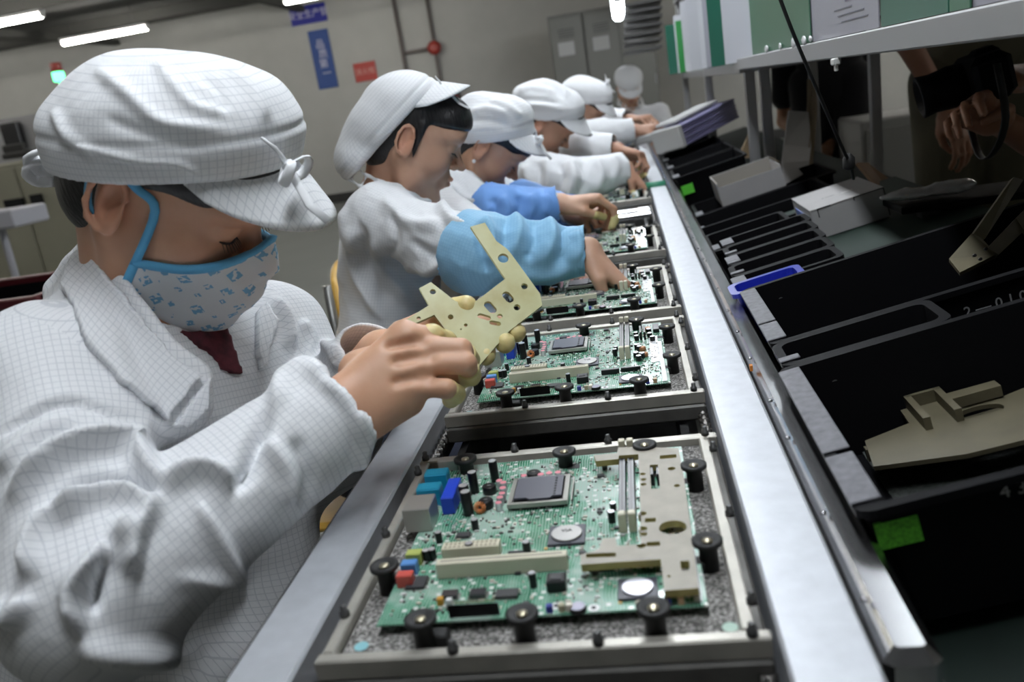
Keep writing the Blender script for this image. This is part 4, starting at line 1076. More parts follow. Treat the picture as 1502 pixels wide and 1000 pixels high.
def legs_part(J_, parent, m):
    pv = np.array(J_['pelvis']); fw = np.array(J_['fwd'], float) * (1, 1, 0); fw = fw / np.linalg.norm(fw); lt = np.cross((0, 0, 1), fw); S_ = SDF()
    hz = J_.get('seat', .48); knee_z = .46
    S_.ell((pv[0], pv[1], hz + .06), (.16, .17, .12), frame(fw, (0, 0, 1)), .03)
    for sg in (-1, 1):
        hip = np.array((pv[0], pv[1], hz + .035)) + lt * sg * .09; kn = hip + fw * .36 + lt * sg * .02; kn[2] = knee_z + .02; an = kn + fw * .02; an[2] = .085
        S_.cone(hip, kn, .078, .058, .03); S_.cone(kn, an, .056, .040, .02)
    V, Q = S_.mesh(.012); V = relax(V, Q, 2); quadmesh('trousers', V, Q, m, parent)
    for sg in (-1, 1):
        b = MB(); hip = np.array((pv[0], pv[1], 0)) + lt * sg * .11 + fw * .38
        b.tube([hip + (0, 0, .045) - fw * .06, hip + (0, 0, .055), hip + (0, 0, .04) + fw * .08, hip + (0, 0, .03) + fw * .15], [.038, .042, .040, .028], 12)
        b.build('shoe', mat('work_shoes', (.6, .6, .62), .6), parent)
trous = mat('dark_trousers', (.02, .025, .045), .85)
def stool(x, y, lab, back=None, fw=(1, 0), seat=.41):
    f = np.array((fw[0], fw[1], 0.)); f /= np.linalg.norm(f); l = np.cross((0, 0, 1), f); t = thing('work_chair', (x, y, 0), lab, 'chair', 'work chairs along the line')
    c = np.array((x, y, 0.)); wood = mat('plywood_orange', (.62, .36, .06), .4, noise=.12, nscale=12); mt = mat('chair_tube', (.22, .22, .21), .35, .7)
    R_ = frame(f, (0, 0, 1))
    MB().box(c + (0, 0, seat - .01), (.36, .36, .02), R_, bev=.008).build('seat', wood, t)
    if back:
        b = MB(); h0, h1 = back; pts = []
        n = 13
        vs = []; fs = []
        for i in range(n):
            a = (i / (n - 1) - .5) * 2
            for z in (h0, (h0 + h1) / 2, h1 - .02 * abs(a) ** 2 - .015 * a * a):
                for th_ in (0, .012):
                    vs.append(c + f * (-.20 - th_ + .035 * a * a) + l * a * .18 + np.array((0, 0, z)))
        for i in range(n - 1):
            o = i * 6; p_ = o + 6
            fs += [(o, p_, p_ + 2, o + 2), (o + 2, p_ + 2, p_ + 4, o + 4), (o + 1, o + 3, p_ + 3, p_ + 1), (o + 3, o + 5, p_ + 5, p_ + 3), (o + 4, p_ + 4, p_ + 5, o + 5), (o, o + 1, p_ + 1, p_)]
        fs += [(0, 2, 3, 1), (2, 4, 5, 3)]; e = (n - 1) * 6; fs += [(e, e + 1, e + 3, e + 2), (e + 2, e + 3, e + 5, e + 4)]
        b.add(vs, fs, True); b.build('backrest', wood, t)
        for s_ in (-1, 1): b = MB(); b.tube([c + f * -.16 + l * s_ * .15 + (0, 0, seat - .03), c - f * .20 + l * s_ * .165 + (0, 0, h0 - .02), c - f * .185 + l * s_ * .19 + (0, 0, h1 - .03)], .011); b.build('back_frame', mt, t)
    for sx in (-1, 1):
        for sy in (-1, 1): MB().cyl(c + f * sx * .15 + l * sy * .15 + (0, 0, seat - .02), c + f * sx * .19 + l * sy * .19, .011).build('leg', mt, t)
    return t

lerp = lambda a, b, t: a + (b - a) * t
# ------------------------------------------------------------------ worker 1: mask, nearest
hd = Head((-.405, .722, 1.078), (.77, .00, -.64), (.63, -.15, .76), .965)
W1 = dict(hd=hd, neck=P(212, 452, .80), chest=P(235, 690, .82), pelvis=P(170, 1000, .90), shN=P(72, 560, .70), shF=P(395, 500, .95), elN=P(140, 872, .60), wrN=P(500, 602, .695),
          elF=P(470, 640, .93), wrF=P(555, 520, .835), fwd=(.93, -.36, 0))
pel = W1['pelvis']
w1 = thing('person', (pel[0], pel[1], 0), 'masked worker in a white checked coat and cap holding a tan jig plate', 'person')
S_ = SDF(); body_base(W1, S_); hd.sculpt(S_)
# right hand (nearest), seen from its back
wr = P(500, 600, .702)
fing = dict(
 i=[P(592, 492, .722), P(634, 492, .728), P(654, 500, .752), P(668, 510, .765)],
 m=[P(606, 508, .716), P(677, 512, .716), P(688, 528, .742), P(680, 540, .760)],
 r=[P(612, 535, .710), P(684, 533, .708), P(690, 550, .732), P(676, 558, .748)],
 p=[P(606, 566, .704), P(655, 570, .700), P(668, 578, .716), P(661, 586, .733)])
rr_ = dict(i=.0086, m=.0090, r=.0088, p=.0080)
for kk, off in zip('imrp', ((500, 572), (504, 588), (508, 604), (512, 622))):
    S_.cone(P(off[0] + 12, off[1], .704), fing[kk][0], .0165, .0122, .012)
    f_ = fing[kk]; r = rr_[kk]
    for j in range(3): S_.cone(f_[j], f_[j + 1], r * (1.10, 1.0, .93)[j], r * (1.04, .93, .82)[j], .0025)
    S_.ell(f_[0], (.0118,) * 3, None, .008)
S_.cone(P(520, 618, .71), P(600, 590, .712), .021, .012, .012)
S_.cone(P(530, 545, .735), P(600, 515, .745), .02, .014, .012)
for a_, b_ in (('i', 'm'), ('m', 'r'), ('r', 'p')):
    g_ = (fing[a_][0] + fing[b_][0]) / 2 + (P(600, 520, .70) - P(600, 520, .715)) * .85; S_.cone(g_ - (P(600, 520, .71) - P(570, 530, .71)) * .9, g_ + (P(630, 520, .71) - P(600, 520, .71)) * .6, .0015, .0036, .009, 's')
th1 = [P(560, 540, .745), P(620, 545, .755), P(650, 548, .748), P(668, 552, .742)]
for j, (ra, rb) in enumerate(((.015, .012), (.0115, .010), (.010, .0088))): S_.cone(th1[j], th1[j + 1], ra, rb, .004)
# left hand behind the plate
wl = P(566, 522, .832)
LH = dict(i=[P(660, 478, .845), P(722, 472, .842), P(750, 480, .822), P(757, 488, .796)],
          m=[P(655, 494, .845), P(712, 490, .842), P(738, 497, .820), P(741, 503, .788)],
          r=[P(648, 512, .842), P(692, 510, .838), P(712, 517, .812), P(712, 521, .783)],
          p=[P(640, 530, .838), P(672, 536, .832), P(690, 543, .808), P(690, 545, .784)])
for kk in 'imrp':
    f_ = LH[kk]; S_.cone(wl, f_[0], .0175, .0128, .014)
    for j in range(3): S_.cone(f_[j], f_[j + 1], rr_[kk] * (1.1, 1.02, .98)[j], rr_[kk] * (1.05, .98, .92)[j], .003)
thl = [P(600, 505, .825), P(625, 478, .818), P(655, 455, .815), P(684, 449, .800)]
for j, (ra, rb) in enumerate(((.017, .013), (.0125, .0108), (.0105, .0092))): S_.cone(thl[j], thl[j + 1], ra, rb, .006)
S_.cone(P(598, 486, .812), P(628, 478, .815), .013, .011, .01)
V, Q = S_.mesh(.0021); V = relax(V, Q, 2, .5); 
col = hd.tone(V, (.66, .37, .24)); 
hm = np.clip((proj(V)[:, 0] - 470) / 60, 0, 1) * (np.abs(V[:, 1] - .75) < .3); col[:, :3] = col[:, :3] * (1 - hm[:, None]) + np.array((.66, .385, .25)) * hm[:, None]
quadmesh('body', V, Q, skin, w1, attr={'tone': col}); face_hair(hd, w1)
# finger cots
def cot(pts, r, n0=0, name='finger_cot'):
    S2 = SDF()
    for j in range(len(pts) - 1): S2.cone(pts[j], pts[j + 1], r[j], r[j + 1], .003)
    d = pts[0] - pts[1]; d = d / np.linalg.norm(d); S2.box(pts[0] + d * .012, (.012, .03, .03), frame(d, (0, .1, 1)), .0005, .001, 's')
    V, Q = S2.mesh(.0016); V = relax(V, Q, 2); V = wrinkle(V, normals(V, Q), .0007, 170, axis=d, squash=.4, seed=n0, n=4); quadmesh(name, V, Q, cot_m, w1)
cot([lerp(fing['i'][0], fing['i'][1], .72), fing['i'][1], fing['i'][2], fing['i'][3]], (.0101, .0100, .0094, .0084), 1)
cot([lerp(fing['m'][1], fing['m'][2], .35), fing['m'][2], fing['m'][3]], (.0104, .0096, .0086), 2)
cot([lerp(fing['r'][1], fing['r'][2], .40), fing['r'][2], fing['r'][3]], (.0102, .0094, .0084), 3)
cot([lerp(fing['p'][1], fing['p'][2], .1), fing['p'][2], fing['p'][3]], (.0094, .0088, .0078), 4)
for i_, kk in enumerate('imrp'): cot([lerp(LH[kk][1], LH[kk][2], .55), LH[kk][2], LH[kk][3]], (rr_[kk] * 1.12, rr_[kk] * 1.12, rr_[kk] * 1.12), 5 + i_)
cot([lerp(thl[2], thl[3], .1), thl[3]], (.0117, .0108), 9)
legs_part(W1, w1, trous)
# coat
st1 = [([(18, 735), (80, 672), (150, 650), (205, 672), (238, 716)], 0.0240, 13), ([(60, 760), (120, 712), (190, 705), (232, 722)], -0.0180, 9), ([(90, 760), (150, 728), (225, 728)], 0.0150, 10),
       ([(46, 850), (60, 770), (130, 720)], 0.0180, 12), ([(118, 930), (108, 860), (175, 792), (190, 762)], 0.0210, 13), ([(135, 900), (150, 830), (170, 790)], -0.0180, 9), ([(186, 838), (200, 790), (236, 728)], 0.0210, 11),
       ([(236, 716), (290, 690), (325, 694), (352, 716)], 0.0180, 12), ([(262, 850), (330, 848), (345, 838), (310, 770), (290, 735)], 0.0105, 10), ([(338, 716), (362, 694), (372, 660), (392, 600)], -0.0210, 12),
       ([(400, 600), (420, 560), (452, 542), (480, 560)], 0.0120, 12), ([(520, 600), (536, 640), (520, 690)], 0.0090, 8), ([(470, 560), (505, 590), (530, 650)], 0.0090, 7), ([(430, 640), (455, 700), (440, 745)], -0.0090, 10),
       ([(385, 640), (420, 690), (425, 740)], 0.0090, 12), ([(0, 640), (60, 600), (120, 590), (200, 620)], -0.0090, 5), ([(0, 690), (50, 640), (110, 615)], 0.0090, 12), ([(150, 470), (170, 540), (230, 640)], 0.0090, 14),
       ([(110, 945), (200, 960), (300, 960)], 0.0120, 18), ([(0, 880), (20, 905), (40, 870)], 0.0150, 12), ([(470, 505), (490, 515), (500, 540)], 0.0090, 8, 1.2), ([(400, 440), (420, 470), (425, 510)], 0.0120, 9, 1.2), ([(440, 470), (455, 495), (450, 530)], 0.0090, 8, 1.2)]
def ex1(S_):
    S_.cone(P(160, 480, .80), P(70, 560, .75), .055, .05, .04); S_.cone(P(330, 560, .86), P(400, 900, .90), .05, .07, .05)
    S_.cone(P(130, 470, .87), P(80, 660, .90), .045, .08, .05)
def po1(S_):
    ins = spl([P(124, 352, .835), P(142, 372, .765), P(180, 410, .722), P(222, 470, .706), P(264, 520, .706), P(302, 548, .716)], 24)
    ous = spl([P(84, 420, .83), P(92, 470, .765), P(120, 530, .725), P(175, 585, .700), P(243, 622, .698), P(300, 585, .715)], 24)
    for i in range(len(ins) - 1):
        S_.cone(ins[i], ins[i + 1], .0045, .0045, .006); m_ = lerp(ins[i], ous[i], .5); S_.cone(ins[i], m_, .0048, .008, .010); S_.cone(m_, ous[i], .008, .014, .016)
V, Q, jk = jacket(W1, w1, cloth_w1, .0032, 3, st1, .0045, sl=(.066, .064, .064, .046), tor=(.125, .14), extra=ex1, post=po1)
bj = bvh_of(V, Q)
V_, Q_ = V, Q
patch(w1, 'shirt', shirt_m, [(225, 452), (300, 470), (335, 470), (364, 556), (338, 556), (300, 545), (258, 512)], [bj], -.004, .008)
patch(w1, 'collar', cloth_w1, [(126, 356), (146, 376), (182, 416), (224, 474), (266, 524), (303, 552), (243, 628), (170, 568), (116, 508), (86, 425), (100, 382)], [bj], .003, .005, uvs=.75)
patch(w1, 'collar', cloth_w1, [(368, 450), (394, 440), (415, 476), (400, 500), (394, 540), (374, 554), (364, 515)], [bj], .003, .004, uvs=-.3)
patch(w1, 'lapel', cloth_w1, [(303, 546), (350, 556), (370, 582), (335, 618), (290, 638), (243, 628)], [bj], .0015, .003, uvs=.2)
# neck skirt of the coat behind the ear
pc_ = [hd.w(-.075, -.03, -.075), hd.w(-.085, .0, -.085), hd.w(-.07, .04, -.085)]
# cap
cap_mesh(hd, w1, math.radians(31), (-.004, .018), [(-.008, .057, .104, .096, .064, math.radians(31)), (.034, .076, .064, .084, .052, math.radians(31)), (-.078, .018, .038, .066, .034, math.radians(31))],
         (.066, math.radians(-22)), (.106, -.035, .094), .0024, cloth_w1, 5, .0042, band=(.110, .088), bh=.034, brimw=1.0,
         strokes=[([(140, 100), (190, 140), (240, 180), (330, 190)], .006, 10), ([(230, 90), (250, 120), (290, 160), (340, 165)], .005, 9), ([(290, 110), (320, 130), (330, 170)], -.004, 8), ([(120, 215), (200, 235), (262, 240), (300, 262)], .004, 5), ([(330, 95), (370, 130), (390, 180)], .004, 10), ([(150, 170), (220, 200), (300, 215)], -.003, 9), ([(80, 160), (100, 200), (140, 225)], .005, 8)])
b = MB(); 
for dz in (0, .012): b.tube(spl([hd.w(-.098, -.02 + dz, -.020 - dz), hd.w(-.112, -.028, -.035 - dz), hd.w(-.110, -.012, -.050 - dz), hd.w(-.095, -.010, -.042 - dz)], 12), .008, 8, .35)
b.build('cap_back_tie', cloth_plain, w1)
hair_mesh(hd, w1, [((.07, 0, -.10), (.08, .12, .080)), ((.020, -.082, -.038), (.028, .02, .050)), ((.020, .082, -.038), (.028, .02, .050)), ((-.004, -.085, -.004), (.016, .018, .030)), ((-.004, .085, -.004), (.016, .018, .030))], -.075, cut=(math.radians(31), (-.004, .018)))
# mask
mk_m = N('mask_print'); uvn = mk_m.n('ShaderNodeUVMap'); uvn.uv_map = 'UVMap'
vo = mk_m.n('ShaderNodeTexVoronoi', _Scale=62., feature='F1', distance='MANHATTAN'); vo.inputs['Randomness'].default_value = .35; mk_m.l(uvn.outputs[0], vo.inputs['Vector'])
vn = mk_m.n('ShaderNodeTexNoise', _Scale=260., _Detail=1.); mk_m.l(uvn.outputs[0], vn.inputs['Vector'])
a_ = mk_m.n('ShaderNodeMath', operation='LESS_THAN'); a_.inputs[1].default_value = .46; mk_m.l(vo.outputs['Distance'], a_.inputs[0])
c_ = mk_m.n('ShaderNodeMath', operation='GREATER_THAN'); c_.inputs[1].default_value = .46; mk_m.l(vn.outputs[0], c_.inputs[0])
d_ = mk_m.n('ShaderNodeMath', operation='MULTIPLY'); mk_m.l(a_.outputs[0], d_.inputs[0]); mk_m.l(c_.outputs[0], d_.inputs[1])
x_ = mk_m.n('ShaderNodeMix', data_type='RGBA'); mk_m.l(d_.outputs[0], x_.inputs[0]); x_.inputs[6].default_value = (.82, .86, .90, 1); x_.inputs[7].default_value = (.22, .50, .74, 1)
mk_m.l(x_.outputs[2], mk_m.b.inputs['Base Color']); mk_m.b.inputs['Roughness'].default_value = .8
trim_m = mat('mask_trim', (.13, .47, .78), .7)
HS = SDF(); hd.sculpt(HS); HS.ell(hd.w(.078, 0, -.045), (.034, .036, .044), hd.R, .03); HS.ell(hd.w(.045, 0, -.085), (.045, .045, .035), hd.R, .03)
def cast(ph, ps, off):
    d = hd.R @ np.array((math.cos(ps) * math.cos(ph), math.cos(ps) * math.sin(ph), math.sin(ps))); o = hd.w(.018, 0, -.045); lo_, hi_ = .02, .16
    for _ in range(22):
        md = (lo_ + hi_) / 2
        if HS.ev((o + d * md)[None])[0] < off: lo_ = md
        else: hi_ = md
    return o + d * lo_
nu, nv = 41, 23; G = np.zeros((nu, nv, 3)); uvg = np.zeros((nu, nv, 2))
PHM = 1.42
for i, u in enumerate(np.linspace(-1, 1, nu)):
    ph = u * PHM; au = abs(u)
    pt = .50 - .42 * min(1, au * 1.25) ** 1.3 + (.10 if au < .12 else 0) * (1 - au / .12)
    pt = .47 - .50 * au ** 1.2 + .06 * math.exp(-(u / .12) ** 2); pb = -1.15 + .62 * au ** 1.6
    for j in range(nv):
        v = j / (nv - 1); ps = pt + (pb - pt) * v; G[i, j] = cast(ph, ps, .0032 + .0025 * math.exp(-(u / .08) ** 2)); uvg[i, j] = (ph * .075, ps * .085)
Gv = G.reshape(-1, 3); qs = np.array([(i * nv + j, i * nv + j + 1, (i + 1) * nv + j + 1, (i + 1) * nv + j) for i in range(nu - 1) for j in range(nv - 1)])
Gv = relax(Gv, qs, 1, .3); nn = normals(Gv, qs); o_ = hd.w(.018, 0, -.045)
if ((Gv - o_) * nn).sum(1).mean() < 0: qs = qs[:, ::-1]; nn = -nn
n = len(Gv); VV = np.concatenate([Gv + nn * .001, Gv - nn * .0008]); QQ = np.concatenate([qs, qs[:, ::-1] + n]); uu = uvg.reshape(-1, 2)
mk = quadmesh('mask', VV, QQ, mk_m.m, w1, np.concatenate([uu, uu])[QQ].reshape(-1, 2))
G2 = Gv.reshape(nu, nv, 3)
ring = [G2[i, 0] for i in range(nu)] + [G2[nu - 1, j] for j in range(1, nv)] + [G2[i, nv - 1] for i in range(nu - 2, -1, -1)] + [G2[0, j] for j in range(nv - 2, 0, -1)]
def ribbon(pts, w_, nrm_fn, th=.0012):
    b = MB(); pts = [np.array(p) for p in pts]; n_ = len(pts); vs = []
    for i, p in enumerate(pts):
        t_ = pts[min(i + 1, n_ - 1)] - pts[max(i - 1, 0)]; t_ = t_ / (np.linalg.norm(t_) + 1e-9); nr = nrm_fn(p); sd_ = np.cross(t_, nr); sd_ /= np.linalg.norm(sd_) + 1e-9
        vs += [p + sd_ * w_ + nr * th, p - sd_ * w_ + nr * th, p - sd_ * w_ - nr * th, p + sd_ * w_ - nr * th]
    fs = [(i * 4 + k_, i * 4 + (k_ + 1) % 4, i * 4 + 4 + (k_ + 1) % 4, i * 4 + 4 + k_) for i in range(n_ - 1) for k_ in range(4)] + [(3, 2, 1, 0), tuple((n_ - 1) * 4 + k_ for k_ in range(4))]
    return b.add(vs, fs, True)
hn = lambda p: (p - hd.w(.0, 0, -.02)) / np.linalg.norm(p - hd.w(.0, 0, -.02))
tb = ribbon(ring + [ring[0]], .0038, hn, .0022)
tb.build('mask_trim', trim_m, mk)
for y in (-1, 1):
    sb_ = MB()
    i_ = 0 if y < 0 else nu - 1
    up_ = spl([G2[i_, 1], hd.w(.030, y * .070, .010), hd.w(.012, y * .0775, .024), hd.w(-.006, y * .0815, .033), hd.w(-.022, y * .0800, .028), hd.w(-.027, y * .078, .010)], 26)
    lo_ = spl([G2[i_, nv - 2], hd.w(.008, y * .066, -.055), hd.w(-.008, y * .072, -.036), hd.w(-.022, y * .078, -.012), hd.w(-.027, y * .078, .010)], 22)
    for pp in (up_, lo_):
        r_ = ribbon(pp, .0036, hn, .0010); n0 = len(sb_.v); sb_.add(r_.v, r_.f, True)
    sb_.build('ear_loop', trim_m, mk)

# held plate
zc_ = lambda px, py: .795 + (450 - py) * .00030 + (px - 700) * .00006
def HPt(px, py): return P(px, py, zc_(px, py))
o0 = HPt(700, 450); ux = HPt(760, 450) - o0; ux /= np.linalg.norm(ux); uy = HPt(700, 390) - o0; uy -= ux * (uy @ ux); uy /= np.linalg.norm(uy); un = np.cross(ux, uy)
MH = Matrix(((ux[0], uy[0], un[0], o0[0]), (ux[1], uy[1], un[1], o0[1]), (ux[2], uy[2], un[2], o0[2]), (0, 0, 0, 1)))
def hl_(px, py):
    d = ray(px, py); t_ = ((o0 - CAM) @ un) / (d @ un); p = CAM + d * t_ - o0; return (float(p @ ux), float(p @ uy))
t = thing('jig_plate', None, 'tan fibreglass jig plate with round holes held up in the masked worker\'s hands', 'jig plate', M=MH)
out = [hl_(*p) for p in ((690, 334), (711, 328), (728, 355), (743, 366), (749, 373), (792, 432), (795, 449), (746, 487), (704, 536), (674, 582), (652, 564), (664, 520), (662, 496), (637, 463), (603, 478), (596, 470), (629, 449), (615, 424), (632, 415), (668, 443), (690, 449), (741, 410))]
def hc(px, py, r, ry=None): x, y = hl_(px, py); return circ(x, y, r * .8 / FPX, 18, (ry or r) * .8 / FPX)
def slotp(px, py, a, L, r):
    x, y = hl_(px, py); q_ = .8 / FPX; c, s_ = math.cos(a), math.sin(a); pts = [(L * math.copysign(1, math.cos(t_)) + r * math.cos(t_), r * math.sin(t_)) for t_ in np.linspace(0, 2 * math.pi, 21)[:-1] + .01]
    return [(x + (u * c - v * s_) * q_, y + (u * s_ + v * c) * q_) for u, v in pts]
holes = [hc(738, 380, 8), hc(769, 421, 5), slotp(745, 437, -.9, 4, 6), hc(758, 452, 5), slotp(719, 452, -.9, 5, 6), hc(733, 465, 4), slotp(710, 466, -.3, 6, 4), slotp(726, 475, -.2, 5, 3.5), hc(635, 429, 4.5), hc(661, 466, 4), hc(683, 478, 2.6), hc(614, 468, 3), hc(676, 484, 1.2), hc(700, 527, 3)]
holed(out, holes, -.002, .002, 'plate', frp, t, Matrix.Identity(4), world=False)
b = MB()
for px, py in ((706, 331), (793, 444), (661, 466), (614, 468), (733, 466)):
    x, y = hl_(px, py); b.cyl((x, y, -.003), (x, y, .010 if px in (706, 793) else .0035), .0022, seg=10)
b.build('standoff_pins', steel, t)
stool(pel[0] - .02, pel[1] + .02, 'work chair under the masked worker', None, (1, -.2))

# ------------------------------------------------------------------ other workers
def worker(Jd, label, capargs, hair_front, nape, vb, vj, seed, sleeves=None, handN=None, handF=None, base=(.60, .35, .23), jm=None, hx=None, cots=True, collar=True, hs=.92, fz=-.118, sfolds=(), sl=(.062, .056, .058, .046), sb=None, strokes=(), amp=.008):
    hd = Jd['hd']; pv = Jd['pelvis']; t = thing('person', (pv[0], pv[1], 0), label, 'person')
    S_ = SDF(); body_base(Jd, S_); hd.sculpt(S_); tips = []
    for sd, hh in (('N', handN), ('F', handF)):
        wr, el = np.array(Jd['wr' + sd]), np.array(Jd['el' + sd])
        if hh is None: fd = (wr - el); up = (0, 0, 1); si = -1 if sd == 'N' else 1; cu = (40, 45, 30)
        else: fd, up, si, cu = hh
        hand(S_, wr + (wr - el) / np.linalg.norm(wr - el) * .003, fd, up, si, cu, tips=tips, sc=hs)
    V, Q = S_.mesh(vb); V = relax(V, Q, 2); col = hd.tone(V, base)
    quadmesh('body', V, Q, skin, t, attr={'tone': col}); face_hair(hd, t)
    if cots:
        for i, (a, b_, r) in enumerate(tips):
            if i % 5 in (0, 1, 4):
                S2 = SDF(); S2.cone(a + (b_ - a) * -.1, b_, r * 1.12, r * 1.05, .002); V, Q = S2.mesh(.002); quadmesh('finger_cot', relax(V, Q, 1), Q, cot_m, t)
    ex = None
    if collar:
        def ex(S3):
            nk = np.array(Jd['neck']); hn_ = hd.w(-.02, 0, -.04); ax = hn_ - nk; ax /= np.linalg.norm(ax); u = np.cross(ax, (0, 1, 0)); u /= np.linalg.norm(u); w_ = np.cross(ax, u)
            for hh_, r1, r2, rr in ((.082, .062, .058, .0045), (.066, .066, .062, .006), (.048, .074, .070, .008), (.025, .086, .084, .010)):
                pts = [nk + ax * (hh_ + .010 * math.cos(a)) + (u * math.cos(a) * r1 + w_ * math.sin(a) * r2) for a in np.linspace(0, 2 * math.pi, 17)]
                for i in range(16): S3.cone(pts[i], pts[i + 1], rr, rr, .008)
    slj = (sl[0], sl[1] - .007, sl[2] - .010, sl[3] - .010) if sleeves else sl
    V, Q, jk = jacket(Jd, t, jm or cloth_w, vj, seed, strokes=strokes, amp=amp, extra=ex, sl=slj)
    if sleeves:
        for sd, t0, m in sleeves:
            el, wr, sh = (np.array(Jd[a + sd]) for a in ('el', 'wr', 'sh')); S2 = SDF(); a0 = lerp(sh, el, t0)
            S2.cone(a0, el, sl[0] * 1.06, sl[1] * 1.14, .02); S2.cone(el, wr, sl[2] * 1.16, sl[3] * .98, .02)
            d = (wr - el) / np.linalg.norm(wr - el); S2.box(wr + d * .062, (.06, .09, .09), frame(d, (0, .1, 1)), .001, .003, 's'); S2.cone(wr - d * .03, wr + d * .05, sl[3] * .7, sl[3] * .85, .003, 's')
            d2 = (sh - el) / np.linalg.norm(sh - el); S2.box(a0 + d2 * .10, (.10, .12, .12), frame(d2, (0, .1, 1)), .001, .003, 's')
            V, Q = S2.mesh(vj); V = relax(V, Q, 2); Nn = normals(V, Q); V = wrinkle(V, Nn, .0115, 17, axis=wr - el, squash=.55, seed=seed + 4, n=6, sharp=2.2); V = wrinkle(V, Nn, .003, 60, seed=seed + 7, n=5); V = folds(V, normals(V, Q), sfolds) if sfolds else V; V = relax(V, Q, 1)
            quadmesh('oversleeve', V, Q, m, t, bone_uv(V, Q, [(sh, el, (0, .2, 1), .065), (el, wr, (0, .2, 1), .058)]))
    cap_mesh(hd, t, vox=max(.003, vb), seed=seed, **capargs)
    hair_mesh(hd, t, hair_front, nape, vox=max(.003, vb), extra=hx, fz=fz, cut=(capargs['tilt'], capargs['p0']))
    legs_part(Jd, t, trous)
    return t
HF = [((.07, 0, -.10), (.08, .12, .080)), ((-.004, -.085, -.004), (.018, .02, .032)), ((-.004, .085, -.004), (.018, .02, .032))]
hd2 = Head((-.384, 1.560, 1.066), (.86, .17, -.48), (.47, .02, .88), .95)
W2 = dict(hd=hd2, neck=P(572, 285, 1.60), chest=P(575, 400, 1.62), pelvis=P(560, 640, 1.66), shN=P(555, 322, 1.47), shF=P(625, 300, 1.74), elN=P(700, 372, 1.34), wrN=P(862, 368, 1.33), elF=P(720, 370, 1.62), wrF=P(848, 400, 1.44), fwd=(.98, -.1, 0))
w2 = worker(W2, 'young worker with a bare face and light blue oversleeves, second from the camera',
    dict(tilt=math.radians(66), p0=(-.026, .018), puffs=[(-.056, .020, .102, .092, .058, math.radians(60)), (-.042, .056, .060, .085, .052, math.radians(50)), (-.082, -.062, .060, .076, .048, math.radians(70))],
         brim=(.062, math.radians(16)), knot=(.030, -.02, .104), band=(.100, .086), brimw=1.1, amp=.003, m=cloth_w, bh=.02), HF, -.10, .0022, .0045, 11,
    sleeves=[('N', .86, cloth_lb), ('F', .75, cloth_lb)], handN=((.62, -.12, -.76), (.7, .1, .6), -1, (50, 50, 30)), base=(.60, .36, .25), sl=(.064, .062, .062, .044), amp=.009, fz=-.102, hx=lambda S3: [S3.cone(hd2.w(.016, y_ * .070, .035), hd2.w(.014, y_ * .0725, -.012), .008, .004, .006) for y_ in (-1, 1)] and S3.cone(hd2.w(.014, -.0725, -.012), hd2.w(.016, -.069, -.030), .004, .0015, .004),
    sfolds=[([(708, 318), (722, 345), (722, 385)], .012, 7), ([(700, 330), (705, 360), (715, 400)], -.010, 6), ([(752, 312), (762, 335), (752, 372)], .012, 8), ([(740, 322), (742, 350), (736, 380)], -.010, 6), ([(800, 318), (812, 345), (795, 385)], .012, 8), ([(780, 325), (785, 350), (772, 385)], -.010, 7),
            ([(845, 338), (852, 360), (842, 385)], .008, 6), ([(825, 335), (828, 360), (818, 388)], -.008, 6), ([(735, 395), (790, 405), (840, 392)], .009, 7)],
    strokes=[([(640, 298), (665, 325), (695, 340)], .016, 7), ([(560, 290), (600, 326), (650, 330)], .012, 9), ([(515, 330), (522, 400), (560, 470)], .014, 8), ([(530, 330), (540, 390), (572, 440)], -.012, 7), ([(590, 385), (630, 395), (690, 362)], .013, 8), ([(600, 352), (640, 374), (680, 345)], -.012, 7),
             ([(545, 350), (565, 400), (600, 440)], .010, 7), ([(600, 420), (640, 440), (690, 420)], .010, 8), ([(575, 310), (580, 350), (570, 380)], -.008, 7), ([(500, 300), (505, 360), (500, 420)], .008, 6)])
MB().lathe(hd2.w(.030, -.062, -.052), [(.0012, 0), (.0010, .0006)], hd2.R[:, 1] * -1, 8).build('mole', mat('mole', (.10, .04, .03), .6), w2)
stool(W2['pelvis'][0] + .02, W2['pelvis'][1] + .04, 'work chair with a low orange plywood back under the second worker', (.50, .735), (1, 0))

